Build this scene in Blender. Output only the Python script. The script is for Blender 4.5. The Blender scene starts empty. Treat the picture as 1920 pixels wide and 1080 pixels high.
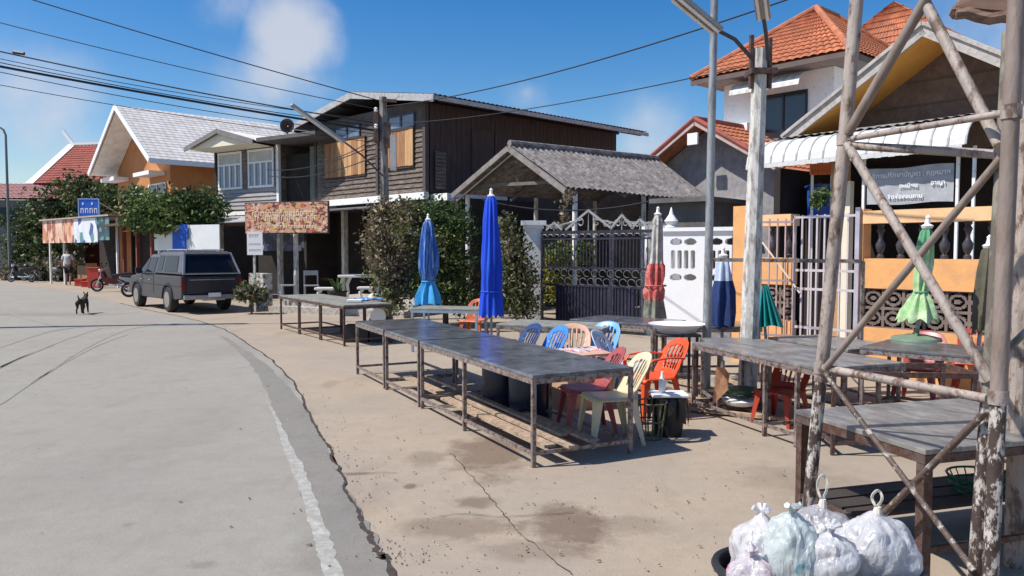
import bpy, bmesh, math, random
from mathutils import Vector, Matrix
import numpy as np
random.seed(7); RNG = np.random.default_rng(7)
PI = math.pi
SC = bpy.context.scene
COL = SC.collection

# ------------------------------------------------------------------ camera
F = 1450.0; H = 1.75; PITCH = math.atan(72 / F)
cam_d = bpy.data.cameras.new('camera'); cam = bpy.data.objects.new('camera', cam_d); COL.objects.link(cam)
cam_d.sensor_width = 36; cam_d.lens = 36 * F / 1920; cam_d.clip_start = 0.05; cam_d.clip_end = 3000
cam.location = (0, 0, H); cam.rotation_euler = (PI / 2 - PITCH, 0, 0)
SC.camera = cam
SC.render.resolution_x = 1024; SC.render.resolution_y = 576

# ------------------------------------------------------------------ sky, sun, exposure
SUN = Vector((-.575, -.12, .79)).normalized()
EL = math.asin(SUN.z); AZ = math.atan2(SUN.x, SUN.y)
SC.view_settings.view_transform = 'Standard'; SC.view_settings.look = 'None'
SC.view_settings.exposure = 0.2; SC.view_settings.gamma = 1
w = bpy.data.worlds.new('World'); SC.world = w; w.use_nodes = True
wn = w.node_tree.nodes; wl = w.node_tree.links; wn.clear()
def wnode(t, **k):
    n = wn.new(t)
    for a, b in k.items(): setattr(n, a, b)
    return n
sky = wnode('ShaderNodeTexSky', sky_type='NISHITA', sun_disc=False, sun_elevation=EL, sun_rotation=AZ % (2 * PI), air_density=1.0, dust_density=.6, ozone_density=1.6)
hs = wnode('ShaderNodeHueSaturation'); hs.inputs['Hue'].default_value = .506; hs.inputs['Saturation'].default_value = 1.5; hs.inputs['Value'].default_value = 1.5
wl.new(sky.outputs[0], hs.inputs['Color'])
tc = wnode('ShaderNodeTexCoord')
nz = wnode('ShaderNodeTexNoise'); nz.inputs['Scale'].default_value = 5.5; nz.inputs['Detail'].default_value = 7; nz.inputs['Roughness'].default_value = .55
wl.new(tc.outputs['Generated'], nz.inputs['Vector'])
# clouds stand at fixed directions of the sky
def ray(px, py):
    b = (540 - py) / F
    return Vector(((px - 960) / F, math.cos(PITCH) + b * math.sin(PITCH), -math.sin(PITCH) + b * math.cos(PITCH)))
def M(op, a, b=None, c=None, clamp=False):
    n = wnode('ShaderNodeMath', operation=op); n.use_clamp = clamp
    for i, v in enumerate((a, b, c)):
        if v is None: continue
        if isinstance(v, (int, float)): n.inputs[i].default_value = v
        else: wl.new(v, n.inputs[i])
    return n.outputs[0]
total = None
for px, py, rad, amp in ((552, 72, .060, 1.2), (520, 125, .055, .8), (575, 150, .05, .6), (450, 170, .085, .4), (990, 175, .05, .7), (1010, 215, .05, .5), (60, 250, .15, .38), (420, 5, .05, .45), (870, 120, .06, .25), (1240, 255, .10, .35),
                         (-1300, 100, .35, 1.0), (2700, 60, .4, .9), (300, -1300, .3, .9), (1500, -1600, .3, .8), (4200, 200, .5, .9)):
    d = ray(px, py).normalized()
    vm = wnode('ShaderNodeVectorMath', operation='DISTANCE'); wl.new(tc.outputs['Generated'], vm.inputs[0]); vm.inputs[1].default_value = d
    q = M('DIVIDE', vm.outputs['Value'], rad); q = M('SUBTRACT', 1.25, q, clamp=False); q = M('MAXIMUM', q, 0); q = M('MULTIPLY', q, amp)
    total = q if total is None else M('MAXIMUM', total, q)
nn = M('SUBTRACT', nz.outputs[0], .5); nn = M('MULTIPLY', nn, 2.6)
dens = M('ADD', total, nn); dens = M('MULTIPLY', dens, M('MINIMUM', M('MULTIPLY', total, 3.0), 1.0))
mr = wnode('ShaderNodeMapRange', interpolation_type='SMOOTHSTEP'); wl.new(dens, mr.inputs[0]); mr.inputs[1].default_value = .05; mr.inputs[2].default_value = 1.15; mr.inputs[3].default_value = 0; mr.inputs[4].default_value = .8
mx = wnode('ShaderNodeMix', data_type='RGBA'); wl.new(mr.outputs[0], mx.inputs[0]); wl.new(hs.outputs[0], mx.inputs[6]); mx.inputs[7].default_value = (7.6, 7.9, 8.6, 1)
bg = wnode('ShaderNodeBackground'); bg.inputs['Strength'].default_value = .078
wo = wnode('ShaderNodeOutputWorld'); wl.new(mx.outputs[2], bg.inputs[0]); wl.new(bg.outputs[0], wo.inputs[0])
sl = bpy.data.lights.new('sun', 'SUN'); sl.energy = 5.0; sl.angle = math.radians(.5); sl.color = (1, .95, .87)
so = bpy.data.objects.new('sun', sl); COL.objects.link(so); so.rotation_euler = SUN.to_track_quat('Z', 'Y').to_euler(); so.location = (-20, -5, 30)

# ------------------------------------------------------------------ helpers
def Q(px, py, Y):                      # the point of the street that a pixel of the photo shows at distance Y
    r = ray(px, py); return Vector((r.x / r.y * Y, Y, H + r.z / r.y * Y))
def G(px, py):                         # the same on the ground
    r = ray(px, py); t = -H / r.z; return Vector((r.x * t, r.y * t, 0))
def gx(px, Y, z=0):                    # ground-ish point at distance Y under column px
    q = Q(px, 480, Y); return Vector((q.x, Y, z))

MATS = {}
def mat(name, col, rough=.8, metal=0, var=.18, scale=3.0, bump=.15, bscale=25, col2=None, cover=.5, sharp=.12, scale2=None, spec=.4, stretch=None, trans=0, sub=0):
    if name in MATS: return MATS[name]
    m = bpy.data.materials.new(name); m.use_nodes = True; nt = m.node_tree; n = nt.nodes; l = nt.links
    b = n['Principled BSDF']; b.inputs['Roughness'].default_value = rough; b.inputs['Metallic'].default_value = metal
    b.inputs['Specular IOR Level'].default_value = spec
    if trans: b.inputs['Transmission Weight'].default_value = trans
    tcn = n.new('ShaderNodeTexCoord'); src = tcn.outputs['Object']
    if stretch:
        mp = n.new('ShaderNodeMapping'); mp.inputs['Scale'].default_value = stretch; l.new(src, mp.inputs['Vector']); src = mp.outputs[0]
    t = n.new('ShaderNodeTexNoise'); t.inputs['Scale'].default_value = scale; t.inputs['Detail'].default_value = 6; t.inputs['Roughness'].default_value = .65; l.new(src, t.inputs['Vector'])
    mr = n.new('ShaderNodeMapRange'); mr.inputs[1].default_value = .3; mr.inputs[2].default_value = .7; l.new(t.outputs[0], mr.inputs[0])
    mix = n.new('ShaderNodeMix'); mix.data_type = 'RGBA'; l.new(mr.outputs[0], mix.inputs[0])
    mix.inputs[6].default_value = (*[c * (1 - var) for c in col], 1); mix.inputs[7].default_value = (*[min(.95, c * (1 + var)) for c in col], 1)
    out = mix.outputs[2]
    if col2:
        t2 = n.new('ShaderNodeTexNoise'); t2.inputs['Scale'].default_value = scale2 or scale * 2.3; t2.inputs['Detail'].default_value = 8; t2.inputs['Roughness'].default_value = .7; l.new(src, t2.inputs['Vector'])
        r2 = n.new('ShaderNodeMapRange'); th = .68 - cover * .36; r2.inputs[1].default_value = th - sharp / 2; r2.inputs[2].default_value = th + sharp / 2; l.new(t2.outputs[0], r2.inputs[0])
        m2 = n.new('ShaderNodeMix'); m2.data_type = 'RGBA'; l.new(r2.outputs[0], m2.inputs[0]); l.new(out, m2.inputs[6]); m2.inputs[7].default_value = (*col2, 1); out = m2.outputs[2]
    l.new(out, b.inputs['Base Color'])
    if bump:
        t3 = n.new('ShaderNodeTexNoise'); t3.inputs['Scale'].default_value = bscale; t3.inputs['Detail'].default_value = 4; l.new(src, t3.inputs['Vector'])
        bp = n.new('ShaderNodeBump'); bp.inputs['Strength'].default_value = bump; bp.inputs['Distance'].default_value = .02; l.new(t3.outputs[0], bp.inputs['Height']); l.new(bp.outputs[0], b.inputs['Normal'])
    MATS[name] = m; return m
def planks(name, col, col2, width=.15, axis='Z', rough=.85, scale=1):   # boards side by side, each with its own tone
    if name in MATS: return MATS[name]
    m = mat(name, col, rough, var=.3, scale=6, stretch=(1, 1, .12) if axis != 'Z' else (.12, .12, 1), bump=.3, bscale=30, col2=col2, cover=.45, sharp=.25, scale2=5)
    return m

class MB:
    def __init__(s, T=None): s.v = []; s.f = []; s.mi = []; s.T = T; s.cur = 0
    def p(s, v):
        v = Vector(v); s.v.append(s.T(v) if s.T else v); return len(s.v) - 1
    def face(s, pts): s.f.append([s.p(p) for p in pts]); s.mi.append(s.cur)
    def box(s, a, b):
        x0, y0, z0 = a; x1, y1, z1 = b
        c = [s.p(p) for p in ((x0, y0, z0), (x1, y0, z0), (x1, y1, z0), (x0, y1, z0), (x0, y0, z1), (x1, y0, z1), (x1, y1, z1), (x0, y1, z1))]
        for q in ((0, 3, 2, 1), (4, 5, 6, 7), (0, 1, 5, 4), (1, 2, 6, 5), (2, 3, 7, 6), (3, 0, 4, 7)):
            s.f.append([c[i] for i in q]); s.mi.append(s.cur)
        return s
    def beam(s, p, q, wd, ht, up=(0, 0, 1)):
        p = Vector(p); q = Vector(q); d = (q - p).normalized(); u = Vector(up)
        sd = d.cross(u)
        if sd.length < 1e-3: sd = d.cross(Vector((1, 0, 0)))
        sd.normalize(); u = sd.cross(d).normalized()
        c = []
        for e in (p, q):
            for i, j in ((-1, -1), (1, -1), (1, 1), (-1, 1)): c.append(s.p(e + sd * i * wd / 2 + u * j * ht / 2))
        for k in ((0, 1, 2, 3), (7, 6, 5, 4), (0, 4, 5, 1), (1, 5, 6, 2), (2, 6, 7, 3), (3, 7, 4, 0)):
            s.f.append([c[i] for i in k]); s.mi.append(s.cur)
        return s
    def tube(s, pts, r, n=8, caps=True):
        pts = [Vector(p) for p in pts]; rr = r if isinstance(r, (list, tuple)) else [r] * len(pts)
        rings = []; ref = None
        for i, p in enumerate(pts):
            d = (pts[min(i + 1, len(pts) - 1)] - pts[max(i - 1, 0)]).normalized()
            if ref is None: ref = d.cross(Vector((0, 0, 1))); ref = ref if ref.length > 1e-3 else Vector((1, 0, 0))
            a = (ref - d * ref.dot(d)).normalized(); b = d.cross(a); ref = a
            rings.append([s.p(p + a * math.cos(2 * PI * k / n) * rr[i] + b * math.sin(2 * PI * k / n) * rr[i]) for k in range(n)])
        for i in range(len(rings) - 1):
            for k in range(n):
                s.f.append([rings[i][k], rings[i][(k + 1) % n], rings[i + 1][(k + 1) % n], rings[i + 1][k]]); s.mi.append(s.cur)
        if caps:
            s.f.append(rings[0][::-1]); s.mi.append(s.cur); s.f.append(rings[-1][:]); s.mi.append(s.cur)
        return s
    def lathe(s, prof, c=(0, 0, 0), n=16, axis='z', pleat=0, pn=8, cap=True):
        c = Vector(c); rings = []
        for r, z in prof:
            ring = []
            for k in range(n):
                t = 2 * PI * k / n; q = r * (1 + pleat * math.cos(pn * t))
                v = Vector((q * math.cos(t), q * math.sin(t), z))
                if axis == 'y': v = Vector((v.x, v.z, v.y))
                if axis == 'x': v = Vector((v.z, v.x, v.y))
                ring.append(s.p(c + v))
            rings.append(ring)
        for i in range(len(rings) - 1):
            for k in range(n):
                s.f.append([rings[i][k], rings[i][(k + 1) % n], rings[i + 1][(k + 1) % n], rings[i + 1][k]]); s.mi.append(s.cur)
        if cap: s.f.append(rings[0][::-1]); s.mi.append(s.cur); s.f.append(rings[-1][:]); s.mi.append(s.cur)
        return s
    def torus(s, c, R, r, axis='y', n=20, m=6):
        c = Vector(c); pts = []
        for k in range(n):
            t = 2 * PI * k / n; ring = []
            for j in range(m):
                u = 2 * PI * j / m; a = R + r * math.cos(u); z = r * math.sin(u)
                v = (a * math.cos(t), z, a * math.sin(t)) if axis == 'y' else ((z, a * math.cos(t), a * math.sin(t)) if axis == 'x' else (a * math.cos(t), a * math.sin(t), z))
                ring.append(s.p(c + Vector(v)))
            pts.append(ring)
        for k in range(n):
            for j in range(m):
                s.f.append([pts[k][j], pts[(k + 1) % n][j], pts[(k + 1) % n][(j + 1) % m], pts[k][(j + 1) % m]]); s.mi.append(s.cur)
        return s
    def prism(s, poly, lo, hi):        # poly of (x, z), pulled along y
        a = [s.p((x, lo, z)) for x, z in poly]; b = [s.p((x, hi, z)) for x, z in poly]; n = len(poly)
        s.f.append(a); s.f.append(b[::-1]); s.mi += [s.cur] * 2
        for i in range(n): s.f.append([a[i], b[i], b[(i + 1) % n], a[(i + 1) % n]]); s.mi.append(s.cur)
        return s
    def slab(s, c4, th):               # four corners, thickness th downward along the normal
        c4 = [Vector(p) for p in c4]; nrm = (c4[1] - c4[0]).cross(c4[3] - c4[0]).normalized()
        if nrm.z < 0: nrm = -nrm
        a = [s.p(p) for p in c4]; b = [s.p(p - nrm * th) for p in c4]
        s.f += [a, b[::-1]] + [[a[i], b[i], b[(i + 1) % 4], a[(i + 1) % 4]] for i in range(4)]; s.mi += [s.cur] * 6
        return s
    def sheet(s, e0, e1, r1, r0, pitch=.15, amp=.02, rows=0, step=.03, th=.02, wob=0):
        """corrugated or tiled slope: e0-e1 the eave, r0-r1 the ridge"""
        e0, e1, r1, r0 = map(Vector, (e0, e1, r1, r0)); nrm = (e1 - e0).cross(r0 - e0).normalized()
        if nrm.z < 0: nrm = -nrm
        L = max((e1 - e0).length, (r1 - r0).length); nu = int(min(420, max(4, L / pitch * 6))); R = rows or 1; top = []; 
        vs = []
        for k in range(R):
            vs += [(k / R, step if rows else 0, k), ((k + 1) / R, 0, k)] if rows else [(0, 0, 0), (.34, 0, 0), (.67, 0, 0), (1, 0, 0)]
        idx = []
        for (v, dz, k) in vs:
            row = []
            for i in range(nu + 1):
                u = i / nu; p = (e0.lerp(e1, u)).lerp(r0.lerp(r1, u), v)
                ph = u * L / pitch * 2 * PI
                h = amp * (abs(math.sin(ph / 2)) if rows else .5 + .5 * math.sin(ph)) + dz
                if wob: h += wob * math.sin(u * 9 + k + v * 5) + wob * .8 * random.uniform(-1, 1) * .3
                row.append(s.p(p + nrm * h))
            idx.append(row)
        for a, b in zip(idx[:-1], idx[1:]):
            for i in range(nu): s.f.append([a[i], a[i + 1], b[i + 1], b[i]]); s.mi.append(s.cur)
        lo = [s.p(p - nrm * th) for p in (e0, e1, r1, r0)]; s.f.append(lo[::-1]); s.mi.append(s.cur)
        return s
    def build(s, name, m, parent=None, smooth=False, origin=None, bevel=0, subsurf=0, solid=0):
        """world-space verts unless the parent is a local thing; origin is subtracted"""
        o = Vector(origin) if origin is not None else (Vector(parent['_o']) if parent and '_o' in parent else Vector((0, 0, 0)))
        me = bpy.data.meshes.new(name); me.from_pydata([tuple(v - o) for v in s.v], [], s.f)
        ms = m if isinstance(m, (list, tuple)) else [m]
        for x in ms: me.materials.append(x)
        if len(ms) > 1: me.polygons.foreach_set('material_index', s.mi)
        bm = bmesh.new(); bm.from_mesh(me); 
        if smooth or solid: bmesh.ops.remove_doubles(bm, verts=bm.verts, dist=1e-5)
        bmesh.ops.recalc_face_normals(bm, faces=bm.faces); bm.to_mesh(me); bm.free()
        if smooth:
            me.polygons.foreach_set('use_smooth', [True] * len(me.polygons))
            try: me.set_sharp_from_angle(angle=math.radians(40))
            except Exception: pass
        ob = bpy.data.objects.new(name, me); COL.objects.link(ob)
        if parent: ob.parent = parent
        else: ob.location = o
        if bevel:
            bv = ob.modifiers.new('bevel', 'BEVEL'); bv.width = bevel; bv.segments = 2; bv.limit_method = 'ANGLE'
        if solid: sm = ob.modifiers.new('solid', 'SOLIDIFY'); sm.thickness = solid; sm.offset = 0
        if subsurf: ss = ob.modifiers.new('sub', 'SUBSURF'); ss.levels = subsurf; ss.render_levels = subsurf
        return ob
def tag(o, label, cat, group=None):
    o['label'] = label; o['category'] = cat
    if group: o['group'] = group
    return o
def struct(o): o['kind'] = 'structure'; return o
def thing(name, label, cat, loc=(0, 0, 0), rz=0, group=None, local=False):
    o = bpy.data.objects.new(name, None); COL.objects.link(o); o.empty_display_size = .2
    o.location = loc; o.rotation_euler = (0, 0, rz); tag(o, label, cat, group)
    if not local: o['_o'] = tuple(loc)
    return o
def child_o(o, root): o['_o'] = root['_o'] if '_o' in root else (0, 0, 0); return o
def dup(root, loc=None, rz=None, label=None, swap=None):
    def cp(o, par):
        c = o.copy(); COL.objects.link(c); c.parent = par
        if swap and c.type == 'MESH' and o.data.materials and o.data.materials[0] in swap:
            key = (o.data.name, swap[o.data.materials[0]].name)
            if key not in DM:
                d = o.data.copy(); d.materials[0] = swap[o.data.materials[0]]; DM[key] = d
            c.data = DM[key]
        for ch in [x for x in bpy.data.objects if x.parent == o]: cp(ch, c)
        return c
    r = cp(root, None)
    if loc is not None: r.location = loc
    if rz is not None: r.rotation_euler = (0, 0, rz)
    if label: r['label'] = label
    return r
DM = {}
def Fr(o, u):
    o = Vector((o[0], o[1], 0)); u = Vector((u[0], u[1], 0)).normalized(); v = Vector((-u.y, u.x, 0))
    return lambda p: o + u * p[0] + v * p[1] + Vector((0, 0, p[2]))
def text_mesh(name, s, size, m, parent, loc, rot, align='CENTER', th=.002):
    c = bpy.data.curves.new(name, 'FONT'); c.body = s; c.size = size; c.align_x = align; c.align_y = 'CENTER'; c.extrude = th; c.offset = size * .022
    t = bpy.data.objects.new(name, c); COL.objects.link(t); bpy.context.view_layer.update()
    me = bpy.data.meshes.new_from_object(t.evaluated_get(bpy.context.evaluated_depsgraph_get()))
    bpy.data.objects.remove(t); me.materials.clear(); me.materials.append(m)
    o = bpy.data.objects.new(name, me); COL.objects.link(o); o.matrix_local = Matrix.Translation(loc) @ rot
    if parent: o.parent = parent
    return o
def skin(name, vs, es, rs, m, parent=None, origin=(0, 0, 0), sub=2):
    me = bpy.data.meshes.new(name); me.from_pydata(vs, es, []); o = bpy.data.objects.new(name, me); COL.objects.link(o)
    me.materials.append(m); md = o.modifiers.new('skin', 'SKIN'); md.use_smooth_shade = True
    sk = me.skin_vertices[0].data
    for i, r in enumerate(rs): sk[i].radius = (r, r) if isinstance(r, (int, float)) else r
    sk[0].use_root = True
    ss = o.modifiers.new('sub', 'SUBSURF'); ss.levels = sub; ss.render_levels = sub
    if parent: o.parent = parent
    return o
def perforated(mb, W, Ht, res, hole, th, y0=0):     # panel in the xz plane with real holes
    nx = int(round(W / res)); nz_ = int(round(Ht / res)); dx = W / nx; dz = Ht / nz_
    s = [[not hole((i + .5) * dx, (j + .5) * dz) for j in range(nz_)] for i in range(nx)]
    for i in range(nx):
        for j in range(nz_):
            if not s[i][j]: continue
            x0, x1, z0, z1 = i * dx, (i + 1) * dx, j * dz, (j + 1) * dz
            mb.face(((x0, y0, z0), (x1, y0, z0), (x1, y0, z1), (x0, y0, z1))); mb.face(((x0, y0 + th, z1), (x1, y0 + th, z1), (x1, y0 + th, z0), (x0, y0 + th, z0)))
            for di, dj, e in ((-1, 0, ((x0, z0), (x0, z1))), (1, 0, ((x1, z1), (x1, z0))), (0, -1, ((x1, z0), (x0, z0))), (0, 1, ((x0, z1), (x1, z1)))):
                a, b = i + di, j + dj
                if a < 0 or b < 0 or a >= nx or b >= nz_ or not s[a][b]:
                    (xa, za), (xb, zb) = e; mb.face(((xa, y0, za), (xb, y0, zb), (xb, y0 + th, zb), (xa, y0 + th, za)))
    return mb
def foliage(name, blobs, n, size, mats, parent, origin, shell=.5, droop=0.0):
    vols = np.array([b[3] * b[4] * b[5] for b in blobs]) ** .67; cnt = (vols / vols.sum() * n).astype(int)
    P = []
    for (cx, cy, cz, rx, ry, rz), k in zip(blobs, cnt):
        d = RNG.normal(size=(k, 3)); d /= np.linalg.norm(d, axis=1)[:, None]
        lump = 1 + .26 * np.sin(d[:, 0] * 7 + cx * 3) * np.sin(d[:, 1] * 6 + cy) + .2 * np.sin(d[:, 2] * 9 + cz * 5 + d[:, 0] * 4)
        r = (RNG.random(k) ** shell) * lump; stray = RNG.random(k) < .07; r = np.where(stray, 1 + .35 * RNG.random(k), r); P.append(d * r[:, None] * np.array([rx, ry, rz]) + np.array([cx, cy, cz]))
    P = np.concatenate(P); P[:, 2] = np.maximum(P[:, 2], .03); k = len(P)
    # thin out in patches so that gaps show
    f = np.sin(P[:, 0] * 5.1 / (size * 8 + .4) + P[:, 2] * 3.3) * np.sin(P[:, 1] * 4.3 + P[:, 2] * 4.7 + 1) + RNG.random(k) * 1.2; P = P[f > -.35]; k = len(P)
    a = RNG.normal(size=(k, 3)); a[:, 2] -= droop; a /= np.linalg.norm(a, axis=1)[:, None]; b = RNG.normal(size=(k, 3)); b[:, 2] += .5; b -= a * (a * b).sum(1)[:, None]; b /= np.linalg.norm(b, axis=1)[:, None]
    s = size * (.45 + 1.1 * RNG.random(k) ** 1.5)[:, None]; P0 = P - np.array(origin)
    V = np.stack([P0 - a * s, P0 - b * s * .45, P0 + a * s, P0 + b * s * .45], 1).reshape(-1, 3)
    me = bpy.data.meshes.new(name); me.from_pydata(V.tolist(), [], np.arange(4 * k).reshape(-1, 4).tolist())
    for m in mats: me.materials.append(m)
    cl = (np.sin(P[:, 0] * 2.1 + P[:, 2] * 2.7) + np.sin(P[:, 1] * 3 + P[:, 2]) + RNG.normal(size=k) * 1.1)
    mi = np.clip(((cl + 2.2) / 4.4 * len(mats)).astype(int), 0, len(mats) - 1)
    me.polygons.foreach_set('material_index', mi.astype(np.int32)); o = bpy.data.objects.new(name, me); COL.objects.link(o)
    if parent: o.parent = parent
    else: o.location = origin
    return o
def leafmat(name, c, tr=.25):
    if name in MATS: return MATS[name]
    m = bpy.data.materials.new(name); m.use_nodes = True; n = m.node_tree.nodes; l = m.node_tree.links
    b = n['Principled BSDF']; b.inputs['Roughness'].default_value = .5; b.inputs['Specular IOR Level'].default_value = .35
    g = n.new('ShaderNodeNewGeometry'); mx_ = n.new('ShaderNodeMix'); mx_.data_type = 'RGBA'; l.new(g.outputs['Random Per Island'], mx_.inputs[0])
    mx_.inputs[6].default_value = (*[x * .6 for x in c], 1); mx_.inputs[7].default_value = (*[x * 1.45 for x in c], 1); l.new(mx_.outputs[2], b.inputs['Base Color'])
    t = n.new('ShaderNodeBsdfTranslucent'); l.new(mx_.outputs[2], t.inputs[0]); ms = n.new('ShaderNodeMixShader'); ms.inputs[0].default_value = tr
    l.new(b.outputs[0], ms.inputs[1]); l.new(t.outputs[0], ms.inputs[2]); l.new(ms.outputs[0], n['Material Output'].inputs[0]); MATS[name] = m; return m

# ------------------------------------------------------------------ materials
concrete = mat('concrete', (.36, .33, .29), .9, scale=4, col2=(.2, .18, .16), cover=.3, bump=.3)
conc_white = mat('white_painted_concrete', (.82, .82, .8), .7, var=.05, scale=5, col2=(.55, .53, .5), cover=.15, bump=.15)
pole_grey = mat('dark_weathered_concrete', (.30, .275, .25), .9, scale=5, col2=(.13, .11, .10), cover=.45, bump=.4, stretch=(1, 1, .25))
conc_pole = mat('weathered_white_concrete', (.6, .58, .54), .85, scale=6, col2=(.3, .27, .24), cover=.4, bump=.3, stretch=(1, 1, .3))
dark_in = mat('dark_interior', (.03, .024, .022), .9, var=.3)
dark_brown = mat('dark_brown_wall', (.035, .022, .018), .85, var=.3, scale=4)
grey_wood = mat('grey_weathered_boards', (.22, .18, .155), .9, var=.35, scale=7, col2=(.09, .065, .05), cover=.5, sharp=.2, bump=.4, stretch=(.3, .3, 2))
brown_wood = mat('brown_side_boards', (.072, .052, .047), .85, var=.35, scale=6, col2=(.05, .03, .03), cover=.5, sharp=.2, bump=.3, stretch=(3, 3, .2))
warm_wood = mat('warm_plywood', (.42, .21, .095), .75, var=.35, scale=5, col2=(.22, .11, .06), cover=.4, sharp=.25, bump=.2, stretch=(3, 3, .25))
fascia_m = mat('grey_fascia_board', (.42, .42, .43), .7, scale=5, col2=(.24, .23, .22), cover=.3)
fibre = mat('grey_fibre_cement_roof', (.30, .275, .265), .95, var=.35, scale=1.6, col2=(.09, .075, .07), cover=.5, sharp=.3, scale2=7, bump=.4)
black_roof = mat('dark_sheet_roof', (.09, .09, .10), .7, var=.3, scale=2)
tile_o = mat('orange_roof_tile', (.50, .17, .075), .7, var=.28, scale=2.2, col2=(.27, .10, .06), cover=.38, sharp=.25, scale2=5, bump=.3)
tile_r = mat('red_roof_tile', (.33, .085, .06), .8, var=.2, scale=1.5, col2=(.22, .07, .05), cover=.3)
roof_w = mat('pale_metal_roof', (.70, .66, .62), .6, var=.1, scale=1.2, col2=(.5, .46, .42), cover=.35, sharp=.3)
orange_w = mat('orange_wall_paint', (.80, .40, .15), .75, var=.08, scale=2, col2=(.62, .33, .16), cover=.22, sharp=.3, bump=.15)
orange_h = mat('ochre_house_wall', (.48, .20, .075), .8, var=.12, scale=2)
cream = mat('cream_paint', (.78, .70, .55), .75, var=.06)
white_p = mat('white_paint', (.8, .8, .79), .55, var=.05, bump=.05)
grey_wall = mat('grey_render', (.32, .30, .30), .9, var=.15, scale=2, col2=(.2, .19, .2), cover=.35, sharp=.3)
brown_wall = mat('brown_gable_render', (.19, .145, .125), .9, var=.2, scale=2.5, col2=(.12, .09, .08), cover=.4, sharp=.3)
glass = mat('dark_window_glass', (.02, .025, .035), .12, var=.1, bump=0, spec=.7)
glass_b = mat('bluish_window_glass', (.16, .2, .27), .25, var=.2, bump=0, spec=.7)
steel = mat('worn_steel_tube', (.30, .255, .24), .5, .35, var=.25, scale=8, col2=(.13, .07, .05), cover=.42, sharp=.12)
dk_steel = mat('rusty_dark_steel', (.13, .095, .085), .6, .3, var=.3, scale=9, col2=(.10, .045, .03), cover=.5)
tabletop = mat('dark_sheet_metal_top', (.27, .29, .32), .2, .55, var=.25, scale=2.4, col2=(.09, .09, .10), cover=.35, sharp=.3, bump=.05, bscale=6)
tabletop_w = mat('scuffed_table_top', (.22, .21, .20), .38, .35, var=.4, scale=5, col2=(.42, .40, .37), cover=.35, sharp=.2, scale2=4, bump=.15, stretch=(1, 2.2, 1))
tabletop_g = mat('dusty_grey_green_top', (.30, .30, .26), .55, .1, var=.2, scale=3, col2=(.16, .15, .13), cover=.35, sharp=.3)
tower_m = mat('flaking_white_paint', (.34, .285, .25), .6, 0, var=.3, scale=4, col2=(.13, .085, .065), cover=.36, sharp=.10, scale2=17, bump=.5, bscale=22, stretch=(1, 1, .45))
tower_low = mat('flaking_paint_rust', (.50, .455, .41), .6, 0, var=.3, scale=8, col2=(.06, .04, .034), cover=.55, sharp=.06, scale2=24, bump=.6, bscale=26, stretch=(1, 1, .5))
tower_g = mat('greenish_old_paint', (.27, .25, .20), .6, 0, var=.25, scale=5, col2=(.13, .11, .09), cover=.45, sharp=.1, scale2=8, bump=.4, stretch=(1, 1, .35))
tower_dark = mat('bare_rusty_tube', (.12, .085, .07), .65, .2, var=.3, scale=7, col2=(.42, .38, .34), cover=.30, sharp=.06, scale2=20, bump=.5)
pink_pole = mat('pinkish_worn_paint', (.24, .19, .165), .6, 0, var=.2, scale=5, col2=(.20, .15, .12), cover=.4, sharp=.12, scale2=8, bump=.4, stretch=(1, 1, .3))
wood_old = mat('old_timber', (.24, .155, .11), .9, var=.35, scale=8, col2=(.13, .08, .06), cover=.45, bump=.5, stretch=(.4, 2, 2))
cable = mat('black_cable', (.02, .02, .025), .6, var=.1, bump=0)
rubber = mat('tyre_rubber', (.03, .03, .03), .8, bump=.2)
chrome = mat('dull_chrome', (.55, .55, .56), .3, .8, bump=0)
black_pl = mat('black_plastic', (.02, .02, .022), .45, bump=.05)
red_pl = mat('red_plastic', (.55, .05, .03), .4, bump=0, var=.08)
soil = mat('soil', (.08, .05, .035), .95)
bark = mat('tree_bark', (.12, .09, .07), .95, bump=.6)
iron = mat('black_painted_iron', (.035, .035, .055), .45, .3, var=.3, col2=(.09, .08, .09), cover=.25)
silver = mat('silver_painted_iron', (.34, .335, .33), .45, .3, var=.2)
G1 = leafmat('leaf_deep_green', (.04, .065, .022)); G2 = leafmat('leaf_green', (.08, .13, .035)); G3 = leafmat('leaf_light_green', (.17, .22, .06)); G4 = leafmat('leaf_reddish', (.17, .12, .07)); G5 = leafmat('leaf_yellow', (.38, .33, .04)); G6 = leafmat('leaf_dusty', (.27, .22, .16)); G7 = leafmat('leaf_olive', (.13, .12, .045))

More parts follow.
